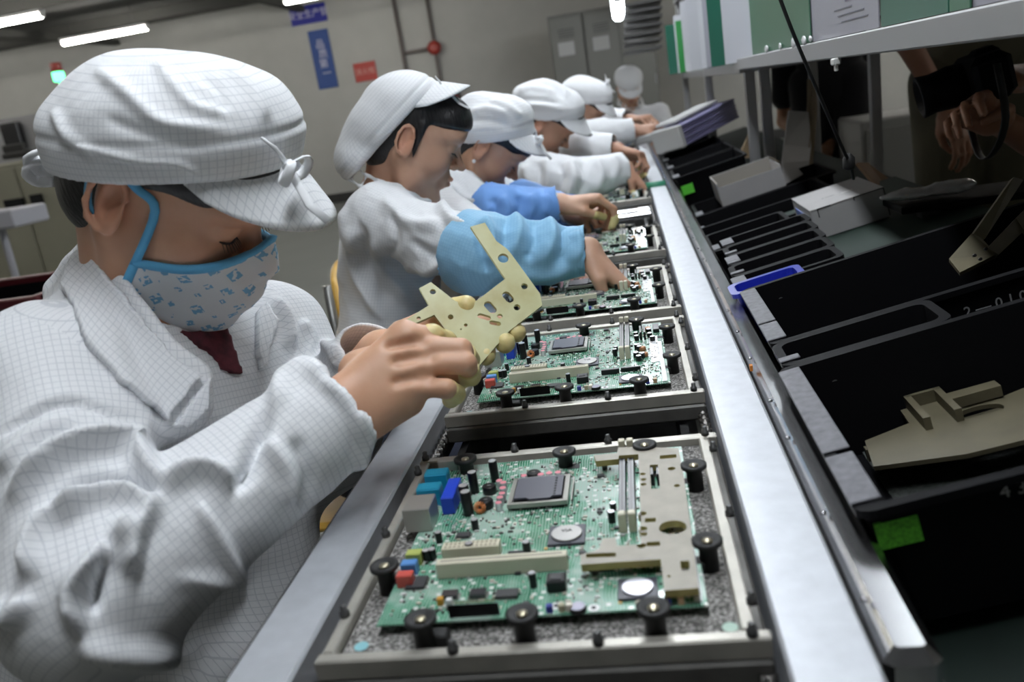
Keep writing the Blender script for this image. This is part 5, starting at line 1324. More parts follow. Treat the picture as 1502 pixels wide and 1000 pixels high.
hd3 = Head((-.318, 1.975, 1.020), (.66, .17, -.73), (.75, -.02, .66), .96)
W3 = dict(hd=hd3, neck=P(672, 262, 2.02), chest=P(690, 330, 2.05), pelvis=P(640, 560, 2.15), shN=P(668, 285, 1.90), shF=P(720, 275, 2.18), elN=P(735, 312, 1.84), wrN=P(822, 298, 1.84), elF=P(770, 300, 2.1), wrF=P(840, 310, 1.95), fwd=(.98, -.1, 0))
w3 = worker(W3, 'worker with a pearl ear stud and mid blue oversleeves, third from the camera',
    dict(tilt=math.radians(44), p0=(.006, .020), puffs=[(-.020, .058, .096, .090, .058, math.radians(44)), (-.050, .02, .06, .085, .045, math.radians(50))], brim=(.060, math.radians(-18)), knot=(.085, -.03, .088), band=(.099, .087), amp=.006, strokes=[([(690, 165), (715, 160), (745, 168)], .008, 5), ([(685, 178), (715, 176), (750, 186)], -.006, 5), ([(720, 148), (745, 156), (765, 172)], .006, 5)]), HF, -.09, .0036, .006, 21,
    sleeves=[('N', .55, cloth_b), ('F', .7, cloth_b)], sl=(.058, .054, .056, .042),
    sfolds=[([(735, 288), (745, 305), (740, 322)], .012, 6), ([(722, 290), (726, 305), (722, 322)], -.010, 5), ([(775, 286), (782, 300), (775, 318)], .010, 6), ([(760, 288), (764, 302), (758, 320)], -.010, 5), ([(800, 284), (806, 300), (800, 314)], .008, 5)],
    strokes=[([(660, 270), (680, 290), (705, 298)], .012, 6), ([(655, 290), (670, 310), (690, 315)], .010, 6)])
b = MB(); b.lathe(hd3.w(-.002, -.083, -.036), [(.001, 0), (.0042, .002), (.0045, .004), (.003, .007), (.001, .008)], -hd3.R[:, 1], 12); b.build('ear_stud', mat('pearl', (.85, .85, .85), .2), w3)
hd4 = Head((-.240, 2.630, 1.035), (.69, .16, -.70), (.71, -.12, .69), 1.0)
W4 = dict(hd=hd4, neck=P(775, 222, 2.68), chest=P(775, 290, 2.70), pelvis=P(735, 470, 2.8), shN=P(765, 250, 2.50), shF=P(815, 232, 2.82), elN=P(845, 268, 2.42), wrN=P(918, 246, 2.45), elF=P(850, 222, 2.72), wrF=P(905, 218, 2.68), fwd=(.98, -.1, 0))
w4 = worker(W4, 'worker in a wide white coat without oversleeves, fourth from the camera',
    dict(tilt=math.radians(36), p0=(.003, .016), puffs=[(-.025, .050, .108, .096, .054, math.radians(28)), (.020, .066, .070, .085, .048, math.radians(40))], brim=(.064, math.radians(-26)), band=(.106, .088), amp=.008, strokes=[([(760, 135), (785, 130), (815, 138)], .010, 5), ([(755, 146), (785, 146), (820, 152)], -.008, 4), ([(790, 120), (815, 126), (835, 142)], .009, 5), ([(770, 155), (800, 154), (830, 162)], .007, 4)]), HF, -.07, .005, .007, 31, sl=(.075, .070, .070, .052),
    handN=((.5, -.1, -.86), (.8, .2, .5), -1, (30, 40, 20)), handF=((.9, -.2, -.35), (.3, .2, .9), 1, (45, 50, 30)), base=(.50, .28, .19),
    strokes=[([(770, 240), (775, 262), (790, 275)], .016, 6), ([(800, 232), (806, 255), (800, 280)], .014, 7), ([(788, 236), (790, 258), (784, 280)], -.014, 6), ([(835, 235), (842, 260), (830, 288)], .016, 7), ([(818, 236), (822, 262), (812, 290)], -.014, 6), ([(870, 232), (882, 255), (870, 282)], .014, 7), ([(852, 236), (858, 262), (850, 290)], -.013, 6), ([(900, 228), (905, 245), (898, 268)], .010, 5)])
hd5 = Head((-.155, 3.42, 1.045), (.70, .10, -.70), (.70, -.10, .70), .94)
W5 = dict(hd=hd5, neck=P(822, 175, 3.45), chest=P(820, 220, 3.5), pelvis=P(800, 380, 3.55), shN=P(815, 200, 3.25), shF=P(850, 190, 3.6), elN=P(880, 200, 3.15), wrN=P(932, 190, 3.15), elF=P(885, 180, 3.5), wrF=P(925, 175, 3.4), fwd=(.98, -.1, 0))
w5 = worker(W5, 'worker with a bow on top of the white cap, fifth from the camera',
    dict(tilt=math.radians(36), p0=(.003, .016), puffs=[(-.025, .052, .103, .094, .056, math.radians(30)), (.020, .068, .070, .085, .050, math.radians(30))], brim=(.060, math.radians(-26)), knot=(.02, .0, .135), band=(.104, .087), amp=.004), HF, -.08, .006, .009, 41, sl=(.07, .066, .066, .048), base=(.5, .29, .2), cots=False)
hd6 = Head((-.17, 4.25, 1.01), (.62, -.1, -.78), (.78, .05, .62), 1.0)
W6 = dict(hd=hd6, neck=(-.23, 4.28, .92), chest=(-.30, 4.3, .79), pelvis=(-.48, 4.3, .55), shN=(-.30, 4.12, .87), shF=(-.30, 4.45, .87), elN=(-.16, 4.02, .86), wrN=(.02, 4.06, .87), elF=(-.12, 4.45, .84), wrF=(.06, 4.4, .86), fwd=(1, 0, 0))
w6 = worker(W6, 'blurred worker with blue sleeves bending over the line, sixth from the camera',
    dict(tilt=math.radians(36), p0=(.003, .016), puffs=[(-.025, .052, .10, .09, .058, math.radians(30))], brim=(.058, math.radians(-26)), band=(.102, .086), amp=.003), HF, -.08, .007, .010, 51, sleeves=[('N', .8, cloth_b), ('F', .8, cloth_b)], cots=False)
p7 = P(922, 125, 5.6)
hd7 = Head(p7, (.1, -.75, -.66), (.1, -.66, .75), 1.0)
W7 = dict(hd=hd7, neck=p7 + np.array((.0, 0, 0)) + (-.0, .10, -.13), chest=p7 + (.0, .14, -.27), pelvis=p7 + (.0, .18, -.52), shN=p7 + (-.18, .08, -.20), shF=p7 + (.19, .08, -.20), elN=p7 + (-.24, -.08, -.34), wrN=p7 + (-.10, -.26, -.27), elF=p7 + (.24, -.08, -.34), wrF=p7 + (.10, -.26, -.27), fwd=(0, -1, 0))
w7 = worker(W7, 'blurred worker facing the camera at the far end of the line', dict(tilt=math.radians(10), p0=(-.0, .02), puffs=[(-.01, .06, .10, .095, .06, 0)], brim=(.05, math.radians(-35)), band=(.10, .086), amp=.003), HF, -.08, .008, .012, 61, cots=False)
stool(W3['pelvis'][0] - .0, W3['pelvis'][1] + .07, 'work chair with a tall orange plywood back under the third worker', (.50, .785), (1, 0))
for W_, la in ((W4, 'work chair under the fourth worker from the camera'), (W5, 'work chair under the fifth worker from the camera'), (W6, 'work chair under the sixth worker from the camera'), (W7, 'work chair under the worker at the far end of the line')):
    stool(W_['pelvis'][0], W_['pelvis'][1], la, None, (1, 0) if W_ is not W7 else (0, -1))
# ================================================================== RACK WITH BINS (leans up to the right)
TH = math.radians(11.5)
RU = np.array([math.cos(TH), 0, math.sin(TH)]); RN = np.array([-math.sin(TH), 0, math.cos(TH)]); RO = np.array([.125, 0, .82])
def RM(u, v, h):
    p = RO + RU * u + RN * h; return Matrix(((RU[0], 0, RN[0], p[0]), (0, 1, 0, v), (RU[2], 0, RN[2], p[2]), (0, 0, 0, 1)))
def rk(px, py, h=0):
    d = ray(px, py); p = CAM + d * (((RO + h * RN - CAM) @ RN) / (d @ RN)); return float((p - RO) @ RU), float(p[1])
lab_g = mat('bin_rim_label', (.13, .13, .145), .5, noise=.25, nscale=120, spec=.3); ink = mat('mould_lettering', (.32, .32, .32), .6); greenlab = mat('label_green', (.10, .42, .03), .5, noise=.4, nscale=400)
rivet = mat('rivet_grey', (.10, .10, .10), .4, .3)
def tray(u, v, h, L, Wd, D, label, group='black bins on the sloping rack', m=blk, rim=.006, card=True, name='parts_bin', lip=True, riv=True, cat='bin'):
    """u,v: low near corner; L along the slope, Wd along the line, D depth"""
    t = thing(name, None, label, cat, group, M=RM(u, v, h)); b = MB(); th = .0025; r = .012; tap = .012 * D / .1
    def rr(x0, y0, x1, y1, rad, n=5):
        out = []
        for cx_, cy_, a0 in ((x0 + rad, y0 + rad, 180), (x1 - rad, y0 + rad, 270), (x1 - rad, y1 - rad, 0), (x0 + rad, y1 - rad, 90)):
            for k_ in range(n): a = math.radians(a0 + 90 * k_ / (n - 1)); out.append((cx_ + rad * math.cos(a), cy_ + rad * math.sin(a)))
        return out
    r = min(r, Wd * .3, L * .3)
    lv = [(tap, -D, r), (0, -.006, r), (-rim, -.006, r), (-rim, 0, r), (th, 0, r * .8), (tap + th, -D + th, r * .8)]
    vs = []; 
    for ins, z, rad in lv: vs += [(x, y, z) for x, y in rr(ins, ins, L - ins, Wd - ins, rad)]
    n = 20; fs = [(k_ * n + i, k_ * n + (i + 1) % n, (k_ + 1) * n + (i + 1) % n, (k_ + 1) * n + i) for k_ in range(5) for i in range(n)]
    fs += [tuple(range(n - 1, -1, -1)), tuple(5 * n + i for i in range(n))]
    b.add(vs, fs, False); b.build('bin_body', m, t, world=False)
    if lip:
        lb = MB(); w_ = .013
        lb.box2((-rim - .001, .006, .0002), (w_, Wd * .28, .0022), bev=.0008); lb.build('rim_label', lab_g, t, world=False)
        if card: MB().box2((-rim - .001, Wd * .31, .0002), (w_, Wd - .006, .0018), bev=.0008).build('rim_label', lab_g, t, world=False)
    if riv:
        for q in ((.04, -.025), (.05, -.055)):
            MB().lathe((q[0], Wd - .0035, q[1]), [(.0045, 0), (.0035, .0018)], (0, -1, 0), 12).build('rivet', rivet, t, world=False)
    return t
# rack deck and frame
t = thing('sloping_rack', None, 'dark sloping rack with a green deck under the black bins', 'rack', M=RM(0, 0, -.118))
greenm = mat('green_mat', (.006, .016, .012), .7, noise=.2, nscale=30)
MB().box2((.012, .10, -.006), (.46, 4.6, 0)).build('deck', greenm, t, world=False)
b = MB()
for v in (.3, 1.7, 3.1, 4.5):
    for u in (.05, .42):
        p = RO + RU * u + RN * -.13; b.box((p[0], v, p[2] / 2), (.04, .04, p[2] - .002))
b.build('legs', dsteel, t)
MB().box2((.003, .10, -.010), (.0115, 4.6, .004)).build('front_lip', dsteel, t, world=False)
b1 = tray(-.003, .512, 0, .62, .276, .100, 'nearest large black bin holding tan resin plates, green label on its near side')
MB().box2((.003, .0006, -.033), (.030, .0032, -.014)).build('green_label', greenlab, b1, world=False)
text_mesh('4 3', .0125, ink, b1, RM(-.003, .512, 0) @ Matrix.Translation((.088, .0008, -.0135)) @ Matrix.Rotation(math.pi / 2, 4, 'X'))
MB().box2((.045, .14, -.097), (.55, .262, -.0955)).build('foam_liner', mat('liner_grey', (.05, .055, .05), .9, noise=.5, nscale=300), b1, world=False)
b2 = tray(.003, .872, 0, .62, .232, .100, 'second large black bin with the raised number and a forked tan plate')
text_mesh('2 \u2014 0 1 0', .0145, ink, b2, RM(.003, .872, 0) @ Matrix.Translation((.212, .0012, -.028)) @ Matrix.Rotation(math.pi / 2, 4, 'X'))
tray(.003, .800, 0, .145, .062, .085, 'narrow black bin squeezed between the two large black bins', riv=False, card=False)
bl_m = mat('blue_plastic', (.012, .025, .40), .3, coat=.3)
tray(-.008, 1.110, -.002, .085, .048, .08, 'small bright blue plastic bin behind the second large black bin', m=bl_m, lip=False, riv=False, name='blue_bin')
nb = ['narrow black bin right behind the blue bin', 'narrow black bin, second behind the blue bin', 'narrow black bin, third behind the blue bin', 'narrow black bin, fourth behind the blue bin, left of the closed white box', 'narrow black bin, farthest of the row left of the closed white box']
for i, v in enumerate((1.166, 1.236, 1.306, 1.376, 1.446)):
    tray(.003 + .004 * i, v, -.010, .135, .060, .085, nb[i], riv=False, card=(i % 2 == 0))
for i, (u, v, L_, W_, h_, la) in enumerate(((.003, 1.60, .15, .17, -.045, 'black bin just in front of the open white box'), (.003, 1.79, .30, .17, -.062, 'wide black bin in front of the open white box'), (.02, 2.215, .34, .22, -.078, 'shallow black bin under the open white box'),
      (.003, 1.975, .3, .22, -.074, 'wide black bin left of the open white box'), (.0, 2.50, .2, .24, .0, 'black bin with a bright green label on its end'), (.0, 2.78, .2, .24, .0, 'black bin under the lavender trays'), (.0, 3.06, .2, .24, .0, 'black bin behind the lavender trays'), (.0, 3.34, .2, .24, -.0, 'black bin near the far end of the rack'), (.0, 3.62, .2, .24, 0, 'black bin at the far end of the rack'))):
    tb_ = tray(u, v, h_, L_, W_, .112 + h_, la, riv=False, card=False)
    if i == 4: MB().box2((.006, -.0008, -.055), (.04, .0022, -.028)).build('green_label', mat('label_bright_green', (.12, .62, .05), .5), tb_, world=False)
# green raised mat + boxes
t = thing('green_board', None, 'dark green board under the closed white box', 'board', M=RM(.150, 1.13, -.082))
MB().box2((0, 0, -.004), (.27, .80, 0)).build('board', mat('green_board', (.010, .026, .018), .7), t, world=False)
b = MB()
for u in (.01, .26):
    for v in (.02, .77): b.box2((u - .006, v - .006, -.0355), (u + .006, v + .006, -.0042))
b.build('feet', dsteel, t, world=False)
wb = mat('white_carton', (.40, .39, .385), .7, noise=.04, nscale=15); wb_in = mat('carton_inside_shade', (.30, .28, .25), .8); wb_edge = mat('carton_edge', (.26, .20, .13), .8)
t = thing('white_box', None, 'closed white cardboard box on the dark green board', 'box', M=RM(.182, 1.585, -.0815))
Lb, Wb, Hb = .128, .172, .055
MB().box2((0, 0, 0), (Lb, Wb, Hb), bev=.0012).build('carton', wb, t, world=False)
MB().box2((-.0006, -.0012, Hb), (Lb + .0006, Wb, Hb + .0012)).build('lid', wb, t, world=False)
for a_, b_ in (((.012, -.0016, Hb - .016), (.0135, -.0004, Hb)), ((.012, -.0016, Hb - .001), (.036, -.0004, Hb + .0005)), ((.076, -.0016, Hb - .006), (.0775, -.0004, Hb)), ((.076, -.0016, Hb - .001), (Lb, -.0004, Hb + .0006)), ((Lb - .0005, -.0018, .004), (Lb + .0010, .0004, Hb))):
    MB().box2(a_, b_).build('slit_edge', mat('slit_dark', (.03, .03, .03), .9), t, world=False)
MB().box2((-.0014, .02, .006), (-.0002, .15, .04)).build('blue_print', mat('print_blue', (.10, .16, .40), .6), t, world=False)
MB().box2((.072, .06, Hb + .0013), (.092, .069, Hb + .0016)).build('paper_tag', mat('tag_pale', (.58, .57, .55), .7), t, world=False)
text_mesh('6 Y750', .008, mat('print_grey', (.15, .15, .15), .8), t, RM(.182, 1.585, -.0815) @ Matrix.Translation((.048, .07, Hb + .0014)), ext=.0001)
t = thing('white_box', None, 'open white cardboard box with its lid standing up on the right', 'box', M=RM(.084, 2.235, -.0775))
Lb, Wb, Hb = .162, .17, .062; b = MB(); q = .0018
b.box2((0, 0, 0), (Lb, Wb, q)); b.box2((0, 0, q), (Lb, q, Hb * .80)); b.box2((0, Wb - q, q), (Lb, Wb, Hb)); b.box2((0, q, q), (q, Wb - q, Hb)); b.box2((Lb - q, q, q), (Lb, Wb - q, Hb * .9)); b.build('carton', wb, t, world=False)
b = MB(); b.box2((q, q, q), (Lb - q, Wb - q, q + .001)); b.box2((q, Wb - q - .0012, q), (Lb - q, Wb - q - .0001, Hb - .002)); b.box2((q + .0001, q, q), (q + .0012, Wb - q, Hb - .002)); b.build('inner_shade', wb_in, t, world=False)  # thin darker sheets: shade inside the open box put into the colour
b = MB()
for x in (-.0008, Lb + .0002):  b.box2((x, .002, Hb - .0014), (x + .0006, Wb - .002, Hb))
b.build('raw_edges', wb_edge, t, world=False)
lid = MB(); th_ = .0022
def slab(bm, pts, d, th=.003):
    pp = [P(px, py, dd) for px, py, dd in pts]; n_ = np.cross(pp[1] - pp[0], pp[2] - pp[0]); n_ /= np.linalg.norm(n_)
    m_ = len(pp); vs = [p + n_ * th / 2 for p in pp] + [p - n_ * th / 2 for p in pp]
    bm.add(vs, [tuple(range(m_)), tuple(range(2 * m_ - 1, m_ - 1, -1))] + [(i, i + m_, (i + 1) % m_ + m_, (i + 1) % m_) for i in range(m_)])
_r = [(P(1152, 270, 2.28), P(1186, 252, 2.33)), (P(1147, 238, 2.30), P(1187, 236, 2.345)), (P(1150, 212, 2.34), P(1190, 216, 2.40)), (P(1157, 162, 2.36), P(1186, 164, 2.42))]
_n = np.array((.5, -.85, .1)) * .003; _v = [p for r_ in _r for p in r_]; _v = _v + [p - _n for p in _v]; _f = []
for i in range(3): a_ = i * 2; _f += [(a_, a_ + 1, a_ + 3, a_ + 2), (a_ + 8, a_ + 10, a_ + 11, a_ + 9), (a_, a_ + 2, a_ + 10, a_ + 8), (a_ + 1, a_ + 9, a_ + 11, a_ + 3)]
_f += [(0, 8, 9, 1), (6, 7, 15, 14)]; lid.add(_v, _f); lid.build('lid', wb, t)
lid = MB(); slab(lid, [(1188, 250, 2.37), (1192, 212, 2.41), (1196, 160, 2.43), (1193, 118, 2.43), (1187, 116, 2.43), (1187, 150, 2.43), (1184, 215, 2.41), (1180, 262, 2.36)], 0, .012); lid.build('side_flap', wb_edge, t)
t = thing('cardboard_flap', tuple(P(1095, 225, 2.75)), 'tan cardboard piece standing behind the open white box', 'cardboard')
b = MB(); slab(b, [(1083, 232, 2.7), (1098, 196, 2.72), (1112, 200, 2.74), (1106, 232, 2.72)], 0, .006); slab(b, [(1060, 240, 2.7), (1072, 222, 2.72), (1086, 226, 2.73), (1083, 244, 2.7)], 0, .006); b.build('cardboard', mat('cardboard_tan', (.28, .20, .12), .8), t)
t = thing('cardboard_flap', tuple(P(1290, 265, 1.75)), 'brown cardboard strip behind the closed white box', 'cardboard')
b = MB(); slab(b, [(1256, 240, 1.9), (1272, 240, 1.95), (1338, 290, 1.75), (1322, 306, 1.7), (1306, 300, 1.7)], 0, .006); b.build('cardboard', mat('cardboard_brown', (.16, .085, .035), .8), t)
# plastic bag of parts + dark tray edge behind
bag = mat('clear_bag', (.50, .50, .50), .2, trans=.15, coat=.5)
t = thing('plastic_bag', tuple(P(1365, 295, 1.6)), 'crinkled clear plastic bag of small parts behind the bins', 'bag'); _u, _v = rk(1365, 296, -.062); c = RO + RU * _u + RN * -.045 + np.array((0, _v, 0))
S_ = SDF(); S_.ell(c, (.075, .03, .012), None, .01); S_.ell(c + (.04, .0, .006), (.04, .025, .012), None, .01); S_.ell(c + (-.04, .01, 0), (.04, .025, .010), None, .01)
V, Q = S_.mesh(.003); V = wrinkle(V, normals(V, Q), .007, 60, seed=5); quadmesh('bag', V, Q, bag, t)
b = MB(); rg = random.Random(4)
for i in range(16): b.box(c + (rg.uniform(-.06, .06), rg.uniform(-.02, .02), .002), (.006, .004, .004), bev=.001)
b.build('small_parts', mat('parts_pale', (.5, .45, .35), .5), t)
t = thing('black_tray', tuple(c - (0, 0, .03)), 'long flat black tray holding the plastic bag behind the bins', 'tray')
MB().box2(c + (-.055, -.04, -.025), c + (.24, .09, -.013), bev=.002).build('tray', blk, t)
q_ = P(1375, 323, 1.65); MB().box(q_, (.07, .012, .008)).build('yellow_edge', mat('yellow_strip', (.30, .24, .02), .6), t)
b = MB(); b.box((c[0], c[1], (c[2] - .025) / 2 - .0), (.03, .03, c[2] - .03)); b.build('stand', dsteel, t)

# resin plates in the bins
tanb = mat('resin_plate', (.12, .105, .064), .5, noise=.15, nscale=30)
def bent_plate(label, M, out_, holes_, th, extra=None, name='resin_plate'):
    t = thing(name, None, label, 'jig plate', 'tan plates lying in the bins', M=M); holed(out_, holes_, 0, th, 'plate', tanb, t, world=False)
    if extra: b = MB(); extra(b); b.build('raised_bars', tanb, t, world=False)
    return t
def rkl(u0, v0, h, pts): return [(rk(px, py, h)[0] - u0, rk(px, py, h)[1] - v0) for px, py in pts]
h_ = -.070; u0, v0 = rk(1270, 660, h_)
o_ = rkl(u0, v0, h_, [(1270, 652), (1335, 626), (1312, 592), (1345, 581), (1352, 590), (1385, 583), (1392, 600), (1470, 588), (1502, 575), (1560, 570), (1560, 640), (1502, 652), (1420, 672), (1345, 682), (1283, 690)])
h1 = rkl(u0, v0, h_, [(1322, 596), (1336, 592), (1340, 600), (1327, 604)]); c_ = rk(1438, 610, h_); h2 = circ(c_[0] - u0, c_[1] - v0, .020, 20, .012)
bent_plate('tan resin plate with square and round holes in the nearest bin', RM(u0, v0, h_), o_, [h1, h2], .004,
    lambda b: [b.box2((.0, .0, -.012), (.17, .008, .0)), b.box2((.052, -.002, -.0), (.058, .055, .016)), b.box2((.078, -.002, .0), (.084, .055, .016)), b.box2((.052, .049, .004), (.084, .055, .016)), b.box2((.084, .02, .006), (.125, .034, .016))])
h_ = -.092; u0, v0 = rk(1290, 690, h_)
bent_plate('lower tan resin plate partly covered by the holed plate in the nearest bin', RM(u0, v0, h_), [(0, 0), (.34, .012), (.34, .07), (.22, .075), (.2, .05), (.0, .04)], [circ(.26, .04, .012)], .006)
# forked plate leaning in the second bin
pp = [P(1393, 385, .98), P(1410, 398, .96), P(1460, 340, .99), P(1502, 290, 1.02), P(1530, 262, 1.03)]
t = thing('forked_plate', tuple(P(1425, 375, .98)), 'forked tan plate leaning upright in the second large black bin', 'jig plate')
b = MB(); slab(b, [(1392, 382, 1.00), (1425, 345, 1.01), (1440, 352, 1.0), (1462, 375, .985), (1408, 402, .975)], 0, .006); slab(b, [(1425, 345, 1.01), (1484, 262, 1.04), (1498, 266, 1.04), (1442, 352, 1.0)], 0, .008)
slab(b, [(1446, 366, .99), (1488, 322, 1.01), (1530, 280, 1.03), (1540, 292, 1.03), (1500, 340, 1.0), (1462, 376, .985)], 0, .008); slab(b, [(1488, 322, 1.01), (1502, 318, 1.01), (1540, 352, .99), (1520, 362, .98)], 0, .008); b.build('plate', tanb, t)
b = MB(); q = P(1428, 375, .975)
for dx, dy in ((0, 0), (.006, -.005), (.012, .006)): b.cyl(q + (dx, 0, dy), q + (dx + .001, -.003, dy + .001), .0018, seg=8)
b.build('bolt_holes', blkg, t)
# lavender trays
lav = mat('lavender_tray', (.17, .16, .30), .5, noise=.1); lavw = mat('tray_white', (.45, .45, .44), .6)
t = thing('tray_stack', tuple(P(1020, 195, 3.0)), 'stack of lavender and white plastic trays on the black bins', 'trays')
p0, p1 = P(985, 208, 2.95), P(1062, 168, 3.15); ax_ = (p1 - p0); L_ = np.linalg.norm(ax_); ax_ /= L_; R_ = frame(ax_, (0, .2, 1))
b = MB(); m_ = (p0 + p1) / 2
for i in range(7): b.box(m_ + R_[:, 2] * (-.02 + i * .0105), (L_, .12 - .004 * (i % 2), .0085), R_, bev=.002)
b.build('trays', lav, t); MB().box(p0 + R_[:, 2] * .012 - R_[:, 0] * .012, (.024, .122, .078), R_, bev=.004).build('white_end', lavw, t)
MB().box(m_ + R_[:, 2] * .058 + R_[:, 1] * .03, (L_ * .8, .09, .012), R_, bev=.003).build('top_tray', lavw, t)
t = thing('tray_stack', tuple(P(985, 185, 3.3)), 'pale plastic tray lying behind the lavender trays', 'trays')
MB().box(P(985, 186, 3.2), (L_ * .9, .14, .03), R_, bev=.005).build('trays', lavw, t)

# ================================================================== SHELF ABOVE THE BINS
shw = mat('shelf_paint', (.24, .24, .24), .5); post_m = mat('post_alu', (.34, .34, .34), .4, .5)
t = thing('overhead_shelf', (.5, 2.2, 0), 'pale grey shelf with a white edge above the black bins', 'shelf')
MB().box2((.30, .10, 1.088), (.72, 2.42, 1.116), bev=.002).build('shelf_board', shw, t)
MB().box2((.315, 2.44, 1.078), (.72, 4.7, 1.104), bev=.002).build('shelf_board', shw, t)
for x, y in ((.362, 2.60), (.405, 2.61), (.70, 2.6), (.70, .14), (.325, 3.4), (.70, 3.4), (.325, 4.6)):
    MB().box2((x - .014, y - .014, .003), (x + .014, y + .014, 1.45 if y > .2 else 1.45), bev=.002).build('post', post_m, t)
MB().box2((.31, .10, 1.44), (.72, 4.7, 1.46)).build('top_beam', shw, t)
MB().box2((.70, .10, 1.17), (.712, 4.7, 1.43)).build('back_panel', mat('back_panel_grey', (.2, .2, .2), .6), t)
gfold = mat('folder_green', (.045, .15, .085), .35, coat=.3); gfold2 = mat('folder_dark_green', (.02, .12, .08), .35, coat=.3); dpap = mat('document_paper', (.30, .30, .34), .5, coat=.3)
def sheet(x, ya, yb, z0, z1, m, name, label, ang=0, group='document sleeves on the overhead shelf', marks=0):
    c = np.array((x, (ya + yb) / 2, (z0 + z1) / 2)); w = abs(yb - ya); R_ = np.array(Matrix.Rotation(ang, 3, 'Z'))
    t = thing(name, tuple(c - (0, 0, (z1 - z0) / 2)), label, 'document', group); MB().box(c, (.0016, w, z1 - z0), R_, bev=.0003).build('sheet', m, t)
    if marks:
        b = MB(); rg = random.Random(marks)
        for i in range(16):
            zz = z0 + .018 + i * .0085; yy = rg.uniform(-.3, .1) * w; b.box(c + R_ @ np.array((-.0012, yy, zz - c[2])), (.0006, w * rg.uniform(.25, .45), .0012), R_)
        b.box(c + R_ @ np.array((-.0011, -.12 * w, .0)), (.0006, w * .3, .05), R_); b.build('print_lines', mat('print_soft', (.16, .16, .19), .7), t)
    return t
def yx(px, py, x): return float(PX(px, py, x)[1])
sheet(.306, yx(1190, 60, .306), yx(1103, 60, .306), 1.117, 1.33, gfold, 'green_folder', 'pale green folder standing on the shelf beside the hanging black cable')
sheet(.309, yx(1290, 40, .309), yx(1192, 50, .309), 1.117, 1.33, dpap, 'work_instruction', 'printed drawing sheet in a sleeve right of the pale green folder', marks=3)
sheet(.306, yx(1392, 20, .306), yx(1293, 20, .306), 1.117, 1.33, gfold2, 'green_folder', 'dark green folder standing on the shelf right of the drawing sheet')
sheet(.306, yx(1424, 20, .306), yx(1394, 20, .306), 1.117, 1.33, gfold, 'green_folder', 'narrow mid green folder right of the dark green folder')
sheet(.309, yx(1530, 20, .309), yx(1428, 20, .309), 1.117, 1.33, dpap, 'work_instruction', 'printed sheet in a sleeve at the right edge of the shelf', marks=5)
sleeve_c = mat('clear_sleeve', (.55, .56, .60), .12, spec=.9, coat=.5)
ys = [2.32, 2.42, 2.5, 2.6, 2.72, 2.82, 2.95, 3.1, 3.25, 3.45, 3.65, 3.9, 4.2, 4.5]
for i, y in enumerate(ys):
    m = (sleeve_c, gfold2, sleeve_c, dpap, mat('folder_bright', (.03, .24, .06), .35), sleeve_c, gfold2)[i % 7]
    sheet(.34 - (.02 if i % 2 else 0), y - .085, y + .085, 1.106, 1.36 - .02 * (i % 3), m, 'document_sleeve', 'glossy hanging document sleeve on the far half of the shelf, %s of the row' % ('nearest', 'second', 'third', 'fourth', 'fifth', 'sixth', 'seventh', 'eighth', 'ninth', 'tenth', 'eleventh', 'twelfth', 'thirteenth', 'farthest')[i], ang=.9 + .15 * math.sin(i * 2.1))
t = thing('plastic_wrap', tuple(PX(1150, 80, .303)), 'crumpled white plastic wrap on the shelf edge below the pale green folder', 'wrap')
S_ = SDF()
for px, py, r in ((1125, 82, .012), (1145, 84, .010), (1165, 80, .015), (1180, 76, .012), (1190, 76, .008)): p = PX(px, py, .301); p[2] = 1.122; S_.ell(p, (.004, r * 1.6, r * .75), None, .008)
V, Q = S_.mesh(.0022); V = wrinkle(V, normals(V, Q), .003, 110, seed=9); quadmesh('wrap', V, Q, mat('white_wrap', (.6, .6, .62), .35, coat=.3), t)
t = thing('black_cable', tuple(P(1245, 236, 1.25)), 'thin black cable hanging in front of the shelf down to the bins', 'cable')
MB().tube(spl([P(1130, -40, .95), P(1160, 40, .98), P(1187, 105, 1.02), P(1215, 170, 1.08), P(1238, 222, 1.13), P(1247, 240, 1.16), P(1252, 262, 1.2)], 30), .0022, 8).build('cable', blk2, t)
q = P(1245, 236, 1.15); MB().lathe(q - (0, 0, .012), [(.004, 0), (.008, .003), (.008, .016), (.003, .022)]).build('plug', blk2, t)
t = thing('shelf_clip', tuple(PX(1228, 96, .302)), 'small white clip under the shelf edge', 'clip'); q = PX(1226, 92, .300); q[2] = 1.084
MB().box(q, (.010, .022, .010), bev=.002).box(q + (.0, 0, -.008), (.004, .010, .010), bev=.001).build('clip', mat('clip_white', (.5, .5, .48), .5), t)
# louvred lamp shade / rack on the far side
t = thing('slatted_duct', tuple(P(945, 40, 5.5)), 'dark slatted fixture over the far end of the line', 'fixture'); b = MB()
for i in range(7): b.box(P(942, 8 + i * 11, 5.6), (.24, .5, .018), bev=.004)
for s_ in (-1, 1): b.box((P(942, 35, 5.6)[0] + s_ * .1, P(942, 35, 5.6)[1], (P(942, 8, 5.6)[2] + ZC) / 2), (.012, .012, ZC - P(942, 8, 5.6)[2]))
b.build('slats', mat('slat_grey', (.18, .18, .18), .4, .4), t)

